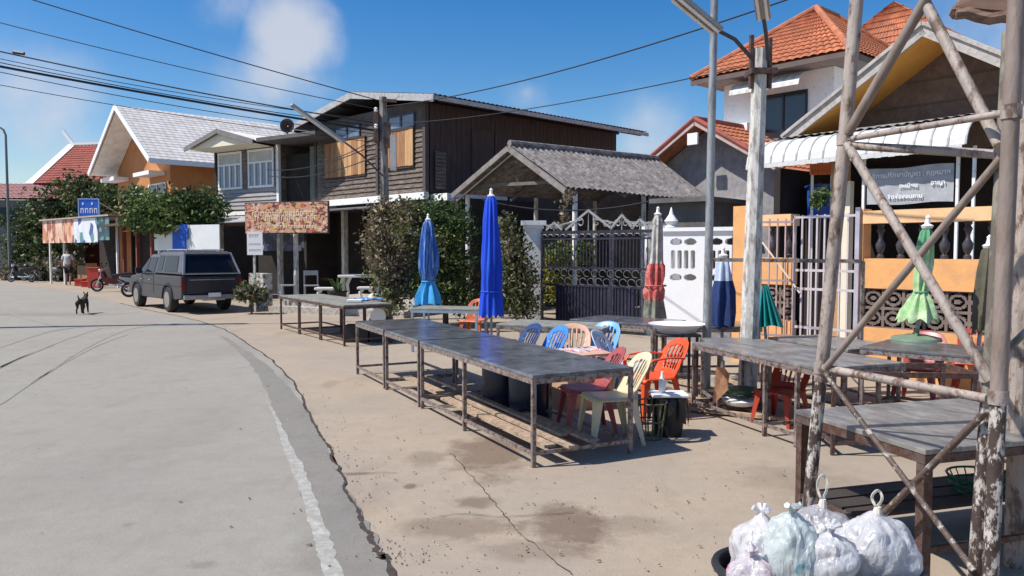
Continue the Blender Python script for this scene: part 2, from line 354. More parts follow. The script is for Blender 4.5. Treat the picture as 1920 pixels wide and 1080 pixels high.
# ------------------------------------------------------------------ ground and road
def ground_mat(name, base, tint, dark, spots=(), seams=False):
    m = bpy.data.materials.new(name); m.use_nodes = True; n = m.node_tree.nodes; l = m.node_tree.links; b = n['Principled BSDF']; b.inputs['Roughness'].default_value = .92; b.inputs['Specular IOR Level'].default_value = .25
    tcn = n.new('ShaderNodeTexCoord'); src = tcn.outputs['Object']
    def noise(sc, det=8, ro=.65, st=None):
        v = src
        if st: mp = n.new('ShaderNodeMapping'); mp.inputs['Scale'].default_value = st; mp.inputs['Rotation'].default_value = (0, 0, .42); l.new(src, mp.inputs[0]); v = mp.outputs[0]
        t = n.new('ShaderNodeTexNoise'); t.inputs['Scale'].default_value = sc; t.inputs['Detail'].default_value = det; t.inputs['Roughness'].default_value = ro; l.new(v, t.inputs['Vector']); return t.outputs[0]
    def rng(x, a, c, lo=0, hi=1):
        r = n.new('ShaderNodeMapRange'); l.new(x, r.inputs[0]); r.inputs[1].default_value = a; r.inputs[2].default_value = c; r.inputs[3].default_value = lo; r.inputs[4].default_value = hi; return r.outputs[0]
    def mixc(f, a, c):
        x = n.new('ShaderNodeMix'); x.data_type = 'RGBA'; l.new(f, x.inputs[0])
        if isinstance(a, tuple): x.inputs[6].default_value = (*a, 1)
        else: l.new(a, x.inputs[6])
        if isinstance(c, tuple): x.inputs[7].default_value = (*c, 1)
        else: l.new(c, x.inputs[7])
        return x.outputs[2]
    c = mixc(rng(noise(.45, 4), .38, .62), base, tint)
    c = mixc(rng(noise(1.3, 9, .7, (1, .35, 1)), .55, .78, 0, .55), c, dark)
    c = mixc(rng(noise(2.7, 8, .75), .48, .66, 0, .34), c, tuple(x * .66 for x in base)); c = mixc(rng(noise(9, 6, .7), .35, .7, 0, .34), c, tuple(x * .72 for x in base))
    c = mixc(rng(noise(60, 3, .8), .62, .72, 0, .35), c, tuple(x * .5 for x in base))
    c = mixc(rng(noise(26, 5, .8), .64, .7, 0, .4), c, tuple(min(.8, x * 1.5) for x in base))
    wn_ = noise(3.4, 8, .72)
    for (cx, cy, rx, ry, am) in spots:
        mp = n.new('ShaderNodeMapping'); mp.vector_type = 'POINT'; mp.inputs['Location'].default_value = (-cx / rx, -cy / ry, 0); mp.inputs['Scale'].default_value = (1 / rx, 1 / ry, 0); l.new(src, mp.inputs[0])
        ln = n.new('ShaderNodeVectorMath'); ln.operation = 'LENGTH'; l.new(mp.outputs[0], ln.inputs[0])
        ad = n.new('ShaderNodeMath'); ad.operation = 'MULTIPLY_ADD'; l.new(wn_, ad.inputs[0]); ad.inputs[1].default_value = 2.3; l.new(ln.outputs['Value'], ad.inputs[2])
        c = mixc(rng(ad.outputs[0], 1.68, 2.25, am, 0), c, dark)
    if seams:
        pass
    l.new(c, b.inputs['Base Color'])
    bp = n.new('ShaderNodeBump'); bp.inputs['Strength'].default_value = .35; bp.inputs['Distance'].default_value = .02; l.new(noise(38, 6, .75), bp.inputs['Height'])
    l.new(bp.outputs[0], b.inputs['Normal']); MATS[name] = m; return m
spots = []
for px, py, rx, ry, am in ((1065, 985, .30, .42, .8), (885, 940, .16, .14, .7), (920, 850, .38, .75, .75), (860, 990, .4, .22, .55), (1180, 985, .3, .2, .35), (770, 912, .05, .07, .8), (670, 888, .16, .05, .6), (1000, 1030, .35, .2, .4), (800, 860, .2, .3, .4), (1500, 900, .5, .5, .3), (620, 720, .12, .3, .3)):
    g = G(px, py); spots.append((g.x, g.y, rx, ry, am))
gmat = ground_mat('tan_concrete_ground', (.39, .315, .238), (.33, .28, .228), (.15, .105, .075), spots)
rspots = [(G(90, 590).x, G(90, 590).y, 2.5, .6, .4)] + [(G(x, y).x, G(x, y).y, rx, ry, am) for x, y, rx, ry, am in ((640, 1000, .25, .9, .45), (560, 700, .25, 1.6, .4), (380, 1060, .10, .06, .5), (240, 985, .06, .05, .5), (330, 820, .5, 1.0, .16), (90, 900, .7, 1.2, .14), (430, 655, .6, 1.6, .22))]
rmat = ground_mat('grey_road_concrete', (.315, .298, .255), (.30, .272, .24), (.18, .165, .145), rspots)
mb = MB(); mb.face(((-900, -60, 0), (900, -60, 0), (900, 1500, 0), (-900, 1500, 0))); struct(mb.build('ground', gmat))
edge_px = [(735, 1080), (722, 1050), (700, 1020), (672, 970), (645, 905), (628, 870), (606, 820), (574, 765), (548, 715), (514, 680), (486, 660), (455, 637), (432, 624), (402, 611), (375, 603), (330, 592), (270, 580), (215, 566), (165, 554), (90, 540), (0, 531)]
E = [G(x, y) for x, y in edge_px]
d0 = (E[0] - E[1]).normalized(); E = [E[0] + d0 * 12 + Vector((1.2, 0, 0)), E[0] + d0 * 3 + Vector((.12, 0, 0))] + E + [Vector((-60, 72, 0)), Vector((-160, 150, 0))]
def smooth_line(P, n=5):
    out = []
    for i in range(len(P) - 1):
        for k in range(n): 
            t = k / n; p0, p1, p2, p3 = P[max(i - 1, 0)], P[i], P[i + 1], P[min(i + 2, len(P) - 1)]
            out.append(.5 * ((2 * p1) + (p2 - p0) * t + (2 * p0 - 5 * p1 + 4 * p2 - p3) * t * t + (3 * p1 - p0 - 3 * p2 + p3) * t ** 3))
    return out + [P[-1]]
ES = smooth_line(E)
for i in range(1, len(ES) - 1): 
    if ES[i].y < 20: ES[i] = ES[i] + Vector((random.uniform(-.022, .022), random.uniform(-.02, .02), 0))
bm = bmesh.new(); vs = [bm.verts.new((p.x, p.y, .004)) for p in ES] + [bm.verts.new(p) for p in ((-400, 150, .004), (-400, -60, .004), (ES[0].x, -60, .004))]
bmesh.ops.triangulate(bm, faces=[bm.faces.new(vs)]); bmesh.ops.recalc_face_normals(bm, faces=bm.faces); me = bpy.data.meshes.new('road'); bm.to_mesh(me); bm.free(); me.materials.append(rmat)
ro = bpy.data.objects.new('road', me); COL.objects.link(ro); struct(ro)
def ribbon(P, wfun, z, jit=0):
    mb = MB(); L = []; R = []
    for i, p in enumerate(P):
        d = (P[min(i + 1, len(P) - 1)] - P[max(i - 1, 0)]).normalized(); s_ = Vector((-d.y, d.x, 0)); w_ = wfun(i / (len(P) - 1), p)
        L.append(p + s_ * (w_ / 2 + random.uniform(-jit, jit)) + Vector((0, 0, z))); R.append(p - s_ * (w_ / 2 + random.uniform(-jit, jit)) + Vector((0, 0, z)))
    for i in range(len(P) - 1): mb.face((L[i], R[i], R[i + 1], L[i + 1]))
    return mb
crackm = mat('dark_crack_dirt', (.055, .042, .035), .95, var=.4, scale=20)
fine = smooth_line(ES[3:95], 4)
def cw(t, p): 
    return (.010 + .016 * abs(math.sin(p.y * 9)) * random.random() + (.03 if p.y < 5.0 else 0) * random.random() + .0008 * p.y) * (1 if p.y < 25 else 1.4)
struct(ribbon(fine, cw, .009, .006).build('road_edge_crack', crackm))
# joints and cracks in the slab beside the road
for nm, pts in (('joint_crack', [(640, 893), (700, 888), (745, 888)]), ('slab_joint', [(845, 850), (880, 890), (915, 930), (960, 985), (1010, 1030), (1075, 1080)]), ('slab_joint', [(800, 975), (860, 965), (950, 970), (1080, 962)]), ('slab_joint', [(585, 672), (625, 673)])):
    P = [G(*q) for q in pts]; P = smooth_line(P, 10); P = [p + Vector((random.uniform(-.01, .01), random.uniform(-.01, .01), 0)) for p in P]
    struct(ribbon(P, lambda t, p: .003 + .004 * random.random(), .0085).build(nm, crackm))
lm = mat('worn_road_line_paint', (.43, .418, .385), .9, var=.15, scale=8, col2=(.30, .29, .26), cover=.62, sharp=.2, scale2=14, bump=.2)
L1 = [G(x, y) for x, y in ((625, 1085), (600, 1000), (570, 910), (540, 840), (515, 780), (500, 752))]; L1 = [L1[0] + (L1[0] - L1[1]) * 3] + L1
struct(ribbon(smooth_line(L1, 12), lambda t, p: .095 * (1 if p.y < 6.2 else max(.15, 1 - (p.y - 6.2) / 3)), .008, .012).build('road_marking', lm))
stripm = ground_mat('dark_asphalt_edge', (.225, .212, .19), (.25, .225, .20), (.12, .11, .10))
mid = [G(*q) for q in ((700, 1120), (678, 1080), (652, 1010), (622, 950), (594, 880), (560, 800), (530, 745), (490, 690), (450, 655), (415, 630))]
struct(ribbon(smooth_line(mid, 8), lambda t, p: .33 * (1 if p.y < 9 else max(.1, 1 - (p.y - 9) / 8)), .0062, .02).build('asphalt_edge_strip', stripm))
tm = mat('tyre_mark_rubber', (.225, .213, .19), .9, var=.15, col2=(.305, .29, .25), cover=.55, sharp=.4, scale2=5)
for pts, w_ in (([(0, 652), (60, 632), (110, 619), (180, 611)], .07), ([(0, 690), (60, 662), (130, 635), (190, 616)], .06), ([(0, 580), (50, 598), (110, 613)], .10), ([(-60, 720), (30, 676), (100, 648)], .05), ([(60, 720), (150, 660), (230, 622), (300, 608)], .04), ([(0, 760), (80, 706), (180, 650), (240, 628)], .035)):
    struct(ribbon(smooth_line([G(*q) for q in pts], 8), lambda t, p: w_ * (.6 + .4 * random.random()), .0085, .008).build('tyre_mark', tm))
# gravel along the broken edge and over the forecourt
mb = MB(); random.seed(21)
for k in range(720):
    if k < 300: p = fine[random.randrange(len(fine) // 2)] + Vector((random.gauss(.05, .16), random.gauss(0, .05), 0))
    else: p = G(random.uniform(620, 1480), random.uniform(640, 1078))
    if p.x > 1.4 and p.y < 5.2: continue
    s_ = random.uniform(.0025, .0075) * (1 + .06 * p.y); mb.cur = random.randrange(3); z = .004; a = random.random() * 3
    c = [p + Vector((s_ * math.cos(a + t) * random.uniform(.7, 1.2), s_ * math.sin(a + t) * random.uniform(.7, 1.2), z)) for t in (0, 2.1, 4.2)]; tp_ = p + Vector((0, 0, z + s_ * .9))
    for i in range(3): mb.face((c[i], c[(i + 1) % 3], tp_))
o = mb.build('gravel', [mat('gravel_grey', (.22, .2, .18), .9, bump=0), mat('gravel_pale', (.42, .38, .33), .9, bump=0), mat('gravel_dark', (.15, .12, .095), .9, bump=0)]); o['kind'] = 'stuff'; tag(o, 'loose gravel and grit along the broken road edge and over the concrete', 'gravel')
# litter and leaves on the ground
lit = mat('dry_leaf_litter', (.10, .065, .04), .9, var=.5)
mb = MB()
for k in range(110):
    q = G(random.uniform(560, 1500), random.uniform(690, 1075)) if k > 20 else G(random.uniform(0, 620), random.uniform(660, 1075))
    if q.x > 1.5 and q.y < 3.5: continue
    a = random.random() * PI; s_ = random.uniform(.004, .012) * (1 + .12 * q.y); u = Vector((math.cos(a), math.sin(a), 0)) * s_; v = Vector((-math.sin(a), math.cos(a), 0)) * s_ * .5
    mb.face((q - u + Vector((0, 0, .013)), q - v + Vector((0, 0, .013)), q + u + Vector((0, 0, .014)), q + v + Vector((0, 0, .014))))
o = mb.build('leaf_litter', lit); o['kind'] = 'stuff'; tag(o, 'dry leaf bits and grit scattered over the road and concrete', 'litter')

# ------------------------------------------------------------------ buildings
SPLIT = {'corner_post', 'side_post', 'ledge', 'porch_post', 'brick_post', 'side_window', 'shutter_rail', 'post', 'porch_wall', 'side_panel', 'horizontal_seam'}
def bx(T, name, m, root, *boxes, **k):
    if name in SPLIT and root is not None and len(boxes) > 1:
        for q in boxes: o = bx(T, name, m, root, q, **k)
        return o
    mb = MB(T)
    for a, b in boxes: mb.box(a, b)
    return mb.build(name, m, root, **k)

# --- brown two-storey timber house in the middle
T = Fr((-2.14, 21.4), (.714, .70))
hb = thing('timber_house', 'dark weathered timber house raised over an open shop, low grey gable roof, plywood shutters', 'house', T((5, 4, 0)))
mb = MB(T)
for b, z in zip(range(6), [0] * 6): pass
# front wall of lapped boards
def laps(mb, a, b0, b1, z0, z1, h=.15, holes=(), axis='b', sgn=-1):
    z = z0
    while z < z1 - .01:
        zt = min(z + h, z1); segs = [(b0, b1)]
        for (h0, h1, y0, y1) in holes:
            if zt > y0 + .01 and z < y1 - .01:
                ns = []
                for s0, s1 in segs:
                    if h0 > s0: ns.append((s0, min(h0, s1)))
                    if h1 < s1: ns.append((max(h1, s0), s1))
                segs = [q for q in ns if q[1] - q[0] > .02]
        for s0, s1 in segs:
            w_ = random.uniform(0, .008)
            if axis == 'b': mb.face(((a + sgn * (.035 + w_), s0, z + .012), (a + sgn * (.035 + w_), s1, z + .012), (a + sgn * .004, s1, zt), (a + sgn * .004, s0, zt))); mb.face(((a, s0, z + .012), (a, s1, z + .012), (a + sgn * (.035 + w_), s1, z + .012), (a + sgn * (.035 + w_), s0, z + .012)))
            else: mb.face(((s0, a + sgn * (.035 + w_), z + .012), (s1, a + sgn * (.035 + w_), z + .012), (s1, a + sgn * .004, zt), (s0, a + sgn * .004, zt))); mb.face(((s0, a, z + .012), (s1, a, z + .012), (s1, a + sgn * (.035 + w_), z + .012), (s0, a + sgn * (.035 + w_), z + .012)))
        z = zt
bx(T, 'wall', dark_brown, hb, ((.5, 1.0, 3.3), (.62, 7.0, 6.02)), ((.62, 1.0, 3.3), (9.3, 1.12, 5.98)), ((.62, 6.88, 3.3), (9.3, 7.0, 5.98)), ((9.18, 1.12, 3.3), (9.3, 6.88, 5.98)))
mb = MB(T); laps(mb, .5, 1.0, 7.0, 3.42, 5.3, .145); mb.build('board_cladding', grey_wood, hb)
mb = MB(T); a = .62
while a < 9.3: mb.box((a, .965, 3.3), (min(a + .19, 9.3), .998, 5.98)); a += .2
mb.build('side_boards', brown_wood, hb)
bx(T, 'upper_front_panel', mat('grey_brown_panel', (.10, .085, .08), .9, var=.3), hb, ((.475, 1.0, 5.3), (.497, 7.0, 6.05)))
bx(T, 'corner_post', mat('dark_post', (.09, .07, .065), .9), hb, ((.42, .93, 3.2), (.55, 1.06, 6.0)), ((.42, 6.95, 3.2), (.55, 7.08, 6.0)), ((.42, 3.3, 3.2), (.55, 3.42, 5.9)))
bx(T, 'floor_beam', conc_white, hb, ((.30, .85, 3.20), (.47, 7.2, 3.40)))
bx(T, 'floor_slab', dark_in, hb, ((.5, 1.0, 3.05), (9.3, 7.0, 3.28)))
for b0, b1, zb in ((1.5, 2.85, 4.22), (4.0, 6.4, 4.15)):
    mb = MB(T); b = b0; k = 0
    while b < b1 - .02:
        wd = random.uniform(.16, .24); e = min(b + wd, b1); mb.cur = random.choice((0, 0, 1, 2)); mb.box((.405 + random.uniform(0, .012), b, zb + random.uniform(-.01, .01)), (.43, e - .008, 5.28)); b = e
    sh = mb.build('shutter', [warm_wood, mat('warm_plywood_pale', (.55, .32, .15), .75, var=.3, scale=5, stretch=(3, 3, .25)), mat('warm_plywood_dark', (.28, .13, .065), .75, var=.3, scale=5, stretch=(3, 3, .25))], hb)
    bx(T, 'shutter_rail', brown_wood, child_o(sh, hb), ((.43, b0, zb - .06), (.46, b1, zb)), ((.40, b0 - .03, 5.28), (.46, b1 + .03, 5.33)))
for b0, b1 in ((1.5, 2.75), (4.35, 5.75)):
    fr = bx(T, 'window', mat('dark_blue_frame', (.05, .06, .09), .6), hb, ((.43, b0 - .05, 5.34), (.472, b1 + .05, 5.38)), ((.43, b0 - .05, 5.72), (.472, b1 + .05, 5.77)), ((.43, b0 - .05, 5.38), (.472, b0, 5.72)), ((.43, b1, 5.38), (.472, b1 + .05, 5.72)), ((.43, (b0 + b1) / 2 - .04, 5.38), (.472, (b0 + b1) / 2 + .04, 5.72)))
    bx(T, 'pane', glass_b, child_o(fr, hb), ((.455, b0, 5.38), (.468, b1, 5.72)))
bx(T, 'side_window', brown_wood, hb, ((2.2, .90, 4.1), (3.1, .955, 5.4)), ((3.15, .90, 4.1), (4.0, .955, 5.4)))
bx(T, 'side_ledge', conc_white, hb, ((.62, .2, 3.15), (3.0, .95, 3.35)), ((1.0, .15, 2.75), (2.8, .25, 3.15)))
mb = MB(T); laps(mb, .9, .75, 1.15, 3.5, 4.6, .11, axis='a')
mb.build('louvre_panel', grey_wood, hb)
# roof
zE, zR = 6.0, 6.64
mb = MB(T); mb.sheet((0, 0, zE), (9.9, 0, zE), (9.9, 4.1, zR), (0, 4.1, zR), .18, .03, wob=.004, th=.03); mb.sheet((9.9, 8.2, zE), (0, 8.2, zE), (0, 4.1, zR), (9.9, 4.1, zR), .18, .03, wob=.004, th=.03)
rf = mb.build('roof', black_roof, hb)
mb = MB(T)
for p, q in (((-.02, -.02, zE - .10), (-.02, 4.1, zR - .10)), ((-.02, 8.22, zE - .10), (-.02, 4.1, zR - .10))): mb.beam(p, q, .04, .20)
mb.beam((0, -.03, zE - .09), (9.9, -.03, zE - .09), .035, .12)
mb.build('barge_board', fascia_m, child_o(rf, hb))
mb = MB(T)
for k in range(9): mb.beam((.25, .1 + k, 5.88 + .156 * min(.1 + k, 8.1 - k)), (9.6, .1 + k, 5.88 + .156 * min(.1 + k, 8.1 - k)), .06, .09)
mb.build('rafter', dark_brown, child_o(rf, hb))
# lower storey: open dark shop
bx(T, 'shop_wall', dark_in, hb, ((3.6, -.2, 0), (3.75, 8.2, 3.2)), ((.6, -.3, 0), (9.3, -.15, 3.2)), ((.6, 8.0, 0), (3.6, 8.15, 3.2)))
for a, b in ((.7, 1.1), (.7, 3.4), (.7, 5.7), (3.3, 2.2), (3.3, 5)): bx(T, 'post', conc_pole if a < 1 else dark_brown, hb, ((a, b, .15), (a + .16, b + .16, 3.06)))
bx(T, 'shop_shutter', mat('shop_shutter_grey', (.09, .09, .10), .6, stretch=(1, 1, 8)), hb, ((3.5, 5.3, .2), (3.58, 7.3, 2.5)))
bx(T, 'inner_window', mat('pale_inner_frame', (.2, .2, .21), .6), hb, ((3.44, 6.2, 1.0), (3.50, 6.26, 2.2)), ((3.44, 6.8, 1.0), (3.50, 6.86, 2.2)), ((3.44, 6.26, 1.55), (3.50, 6.8, 1.61)))
mb = MB(T); mb.slab(((-.9, -.6, 2.95), (-.9, 8.2, 2.95), (.45, 8.2, 3.12), (.45, -.6, 3.12)), .03)
mb.build('porch_roof', mat('dull_tin', (.16, .15, .15), .6, .3), hb)

# terrace slab in front of the shop
TT = Fr(G(500, 585), (G(770, 598) - G(500, 585)))
stone = mat('pale_stone_step', (.45, .42, .38), .85, var=.2, scale=6, col2=(.28, .25, .22), cover=.4)
o = bx(TT, 'shop_terrace', stone, None, ((0, .05, 0), (4.6, 4.5, .17)), ((.1, .45, .17), (4.6, 4.5, .31)), origin=TT((2, 1, 0))); tag(o, 'low pale concrete terrace with two steps in front of the open timber house shop', 'terrace')

# --- food banner and its frame
def plane_frame(p0, p1):    # local x along p0->p1, y away, z up
    d = Vector((p1.x - p0.x, p1.y - p0.y, 0)).normalized(); n_ = Vector((-d.y, d.x, 0)); o = Vector((p0.x, p0.y, 0))
    return (lambda p: o + d * p[0] + n_ * p[1] + Vector((0, 0, p[2]))), d, math.atan2(d.y, d.x)
def print_mat(name, cols, scale=6, stretch=(1, 1, 1)):
    m = bpy.data.materials.new(name); m.use_nodes = True; n = m.node_tree.nodes; l = m.node_tree.links; b = n['Principled BSDF']; b.inputs['Roughness'].default_value = .55
    tcn = n.new('ShaderNodeTexCoord'); mp = n.new('ShaderNodeMapping'); mp.inputs['Scale'].default_value = stretch; l.new(tcn.outputs['Object'], mp.inputs[0])
    ns = n.new('ShaderNodeTexNoise'); ns.inputs['Scale'].default_value = scale * .7; l.new(mp.outputs[0], ns.inputs['Vector']); ns.inputs['Detail'].default_value = 3
    add = n.new('ShaderNodeVectorMath'); add.operation = 'MULTIPLY_ADD'; l.new(ns.outputs['Color'], add.inputs[0]); add.inputs[1].default_value = (.25, .25, .25); l.new(mp.outputs[0], add.inputs[2])
    v = n.new('ShaderNodeTexVoronoi'); v.inputs['Scale'].default_value = scale; l.new(add.outputs[0], v.inputs['Vector'])
    sp = n.new('ShaderNodeSeparateColor'); l.new(v.outputs['Color'], sp.inputs[0])
    cr = n.new('ShaderNodeValToRGB'); cr.color_ramp.interpolation = 'CONSTANT'; els = cr.color_ramp.elements
    while len(els) < len(cols): els.new(.5)
    for i, c in enumerate(cols): els[i].position = i / len(cols); els[i].color = (*c, 1)
    l.new(sp.outputs[0], cr.inputs[0]); l.new(cr.outputs[0], b.inputs['Base Color']); MATS[name] = m; return m
food = print_mat('food_photo_print', [(.62, .28, .16), (.55, .33, .22), (.45, .10, .07), (.10, .04, .03), (.70, .50, .38), (.55, .34, .08), (.25, .07, .05), (.60, .32, .22)], 11, (1, 1, 1.4))
p0, p1 = Q(460, 410, 22.6), Q(614, 408, 21.6); BT, bd, ba = plane_frame(p0, p1); Lb = (p1.xy - p0.xy).length; zt = Q(460, 382, 22.6).z; zb = Q(460, 437, 22.6).z
bn = thing('food_banner', 'wide shop banner crowded with orange and red food photos over the open eatery', 'banner', (p0 + p1) / 2)
bx(BT, 'printed_sheet', food, bn, ((0, 0, zb), (Lb, .02, zt)))
bx(BT, 'banner_frame', dk_steel, bn, ((-.03, .021, zb - .03), (Lb + .03, .06, zb)), ((-.03, .021, zt), (Lb + .03, .06, zt + .03)), ((-.03, .021, zb), (0, .06, zt)), ((Lb, .021, zb), (Lb + .03, .06, zt)))
mb = MB(BT); random.seed(3); ink = mat('cream_lettering', (.8, .62, .42), .6, bump=0)
for row, (z0, h) in enumerate(((zt - .38, .13), (zb + .34, .15), (zb + .12, .09))):
    x = .25 + .1 * row
    while x < Lb - .4:
        wv = random.uniform(.05, .12) * (1 if row < 2 else .7)
        if random.random() > .15:
            mb.box((x, -.008, z0), (x + .022, -.002, z0 + h)); mb.box((x + .022, -.008, z0 + h - .025), (x + wv, -.002, z0 + h))
            if random.random() > .4: mb.box((x + wv - .02, -.008, z0 + .01), (x + wv, -.002, z0 + h - .025))
            if random.random() > .6: mb.box((x + .02, -.008, z0 + h + .02), (x + wv - .01, -.002, z0 + h + .04))
        x += wv + .03
mb.build('lettering', ink, bn)
mb = MB()
for px in (555,):
    q = gx(px, 22.6); mb.tube((q + Vector((0, 0, .2)), q + Vector((0, 0, 2.9))), .075, 10)
tag(mb.build('shop_post', conc_pole, None, origin=gx(555, 22.6), smooth=True), 'slim pale round post standing on the terrace below the food banner', 'post')

# --- white sign on a post
q = gx(478, 21.6); zs0, zs1 = Q(478, 478, 21.6).z, Q(478, 434, 21.6).z
sg = thing('notice_sign', 'white upright board with faded red writing on a grey post beside the low bush', 'sign', q)
ST, sd, sa = plane_frame(q, q + Vector((1, -.15, 0)))
bx(ST, 'board', white_p, sg, ((-.23, 0, zs0), (.23, .02, zs1)))
mb = MB(ST); mb.box((-.07, .021, 0), (-.01, .07, zs1)); mb.build('post', conc_pole, sg)
faded = mat('faded_red_ink', (.5, .2, .22), .7, bump=0)
for z0, h, n_ in ((zs1 - .16, .08, 6), (zs0 + .27, .05, 7), (zs0 + .10, .055, 7)):
    x = -.17; mb = MB(ST)
    for k in range(n_):
        wv = random.uniform(.025, .045); mb.box((x, -.004, z0), (x + .008, -.001, z0 + h)); mb.box((x + .008, -.004, z0 + h - .01), (x + wv, -.001, z0 + h)); x += wv + .015
    mb.build('lettering', faded, sg)


# --- house with white windows
T = Fr((-8.25, 27.5), (.56, .83))
h2 = thing('shop_house', 'grey two-storey shop house with cream gable and two white framed windows upstairs', 'house', T((3, 2, 0)))
bx(T, 'wall', grey_wood, h2, ((0, 0, 3.2), (8, 3.56, 5.42)))
mb = MB(T); laps(mb, 0, 0.1, 3.46, 3.22, 5.4, .15, holes=((.15, 1.68, 3.98, 5.36), (1.92, 3.42, 3.98, 5.36)))
mb.build('board_cladding', mat('grey_boards', (.33, .31, .31), .85, var=.2, scale=6, stretch=(.3, .3, 3)), h2)
bx(T, 'corner_post', conc_white, h2, ((-.05, -.05, 3.15), (.06, .07, 5.45))); bx(T, 'corner_post', dark_brown, h2, ((-.05, 3.49, 3.15), (.06, 3.61, 5.45))); bx(T, 'corner_post', grey_wood, h2, ((-.045, 1.73, 3.95), (.02, 1.87, 5.4)))
curt = mat('white_curtain', (.6, .63, .68), .8, var=.15, stretch=(3, 12, 1), scale=3)
for b0, b1 in ((.2, 1.62), (1.98, 3.38)):
    mbw = MB(T)
    for z0, z1 in ((3.98, 4.06), (4.86, 4.92), (5.28, 5.36)): mbw.box((-.07, b0, z0), (-.02, b1, z1))
    for k in range(5):
        b = b0 + (b1 - b0 - .07) * k / 4; mbw.box((-.065, b, 4.06), (-.021, b + .07, 4.86))
    for b in (b0, b1 - .07): mbw.box((-.065, b, 4.92), (-.021, b + .07, 5.28))
    wdw = mbw.build('window', white_p, h2)
    bx(T, 'pane', glass_b, child_o(wdw, h2), ((-.03, b0 + .07, 4.06), (-.022, b1 - .07, 4.86)))
    bx(T, 'top_panel', mat('pale_top_panel', (.5, .5, .5), .7), child_o(wdw, h2), ((-.03, b0 + .07, 4.92), (-.022, b1 - .07, 5.28)))
zE, zR = 5.5, 6.02
mb = MB(T); mb.sheet((-1, .1, zE), (8, .1, zE), (8, 2.05, zR), (-1, 2.05, zR), .18, .03); mb.sheet((8, 4.0, zE), (-1, 4.0, zE), (-1, 2.05, zR), (8, 2.05, zR), .18, .03)
r2 = mb.build('roof', roof_w, h2)
mb = MB(T); mb.beam((-1.02, .06, zE - .05), (-1.02, 2.05, zR - .05), .04, .16); mb.beam((-1.02, 4.04, zE - .05), (-1.02, 2.05, zR - .05), .04, .16); mb.build('barge_board', mat('grey_barge', (.2, .19, .19), .7), child_o(r2, h2))
mb = MB(T); mb.cur = 0; mb.prism([(0, 0)], 0, 0) if False else None
mb.face(((-.9, .25, zE - .06), (-.9, 3.85, zE - .06), (-.9, 2.05, zR - .1))); mb.face(((-.9, .25, zE - .06), (-.9, 3.85, zE - .06), (0, 3.7, zE - .1), (0, .3, zE - .1)))
mb.build('gable_panel', cream, h2)
bx(T, 'side_roof', mat('dark_side_roof', (.12, .11, .11), .8), h2, ((-.9, -2.9, 5.45), (8, .05, 5.58)))
bx(T, 'side_wing', dark_brown, h2, ((1.6, -2.9, 3.2), (8, -.02, 5.44)), ((.1, -2.9, 3.2), (1.6, -2.78, 4.2)))
bx(T, 'side_panel', mat('green_grey_panel', (.15, .16, .14), .8), h2, ((.2, -2.05, 3.25), (.28, -1.4, 5.3)), ((0, -2.9, 3.1), (.18, -.06, 3.3)))
bx(T, 'dark_doorway', dark_in, h2, ((.3, -1.35, 3.32), (.38, -.1, 5.1)))
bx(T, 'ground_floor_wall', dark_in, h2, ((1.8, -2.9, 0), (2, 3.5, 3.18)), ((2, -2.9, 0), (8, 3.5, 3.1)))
bx(T, 'side_post', conc_pole, h2, ((0, 0, 0), (.15, .15, 3.18)), ((0, 3.4, 0), (.15, 3.55, 3.18)))
mb = MB(T); mb.slab(((-1.3, .2, 2.72), (-1.3, 4.6, 2.68), (0, 4.6, 3.0), (0, .2, 3.0)), .03); mb.build('tin_awning', mat('pale_tin', (.45, .44, .44), .55, .3), h2)
bx(T, 'ledge', conc_white, h2, ((-.1, .1, 3.02), (0, 3.56, 3.16)))
post_m = print_mat('poster_print', [(.05, .06, .15), (.5, .5, .6), (.1, .1, .2), (.02, .02, .03), (.03, .03, .05)], 5)
bx(T, 'poster_board', post_m, h2, ((1.7, .6, 1.7), (1.78, 3.3, 2.6)))
# dish on the roof
q = T((-.5, -1.1, 5.58)); di = thing('satellite_dish', 'small dark satellite dish on the roof beside the cream gable', 'satellite dish', q)
mb = MB(lambda p: q + Vector(p)); mb.lathe([(.02, .06), (.15, .03), (.24, -.06)], (0, 0, .36), 16, axis='y', cap=False); mb.build('dish', dk_steel, di, solid=.015, smooth=True)
mb = MB(lambda p: q + Vector(p)); mb.tube(((0, 0, 0), (0, 0, .22)), .02); mb.tube(((0, 0, .22), (-.05, -.1, .45)), .01); mb.build('mount', dk_steel, di)
# low wall and counter beside the eatery
TC = Fr(gx(466, 23.0), (gx(512, 22.2) - gx(466, 23.0)))
o = bx(TC, 'counter_wall', mat('white_chipped_counter', (.6, .58, .54), .8, col2=(.12, .1, .09), cover=.42, sharp=.08, scale=3), None, ((0, 0, 0), (.75, .3, 1.05)), origin=TC((.3, .1, 0))); tag(o, 'chipped white counter wall behind the white notice sign', 'counter')

# --- ochre house with the big pale roof
T = Fr((-14.9, 32.0), (.72, .69))
h3 = thing('ochre_house', 'ochre two-storey house under a tall steep pale metal gable roof', 'house', T((8, 4, 0)))
zE, zR = 5.5, 8.2; bm_ = 4.15
mb = MB(T); mb.sheet((0, 0, zE), (17, 0, zE), (17, bm_, zR), (0, bm_, zR), .3, .010, rows=20, step=.012, th=.04); mb.sheet((17, 8.3, zE), (0, 8.3, zE), (0, bm_, zR), (17, bm_, zR), .3, .010, rows=20, step=.012, th=.04)
r3 = mb.build('roof', roof_w, h3)
mb = MB(T); mb.beam((-.03, -.05, zE - .08), (-.03, bm_, zR - .06), .05, .22); mb.beam((-.03, 8.35, zE - .08), (-.03, bm_, zR - .06), .05, .22); mb.beam((0, -.05, zE - .1), (17, -.05, zE - .1), .04, .2)
mb.build('barge_board', white_p, child_o(r3, h3))
mb = MB(T)
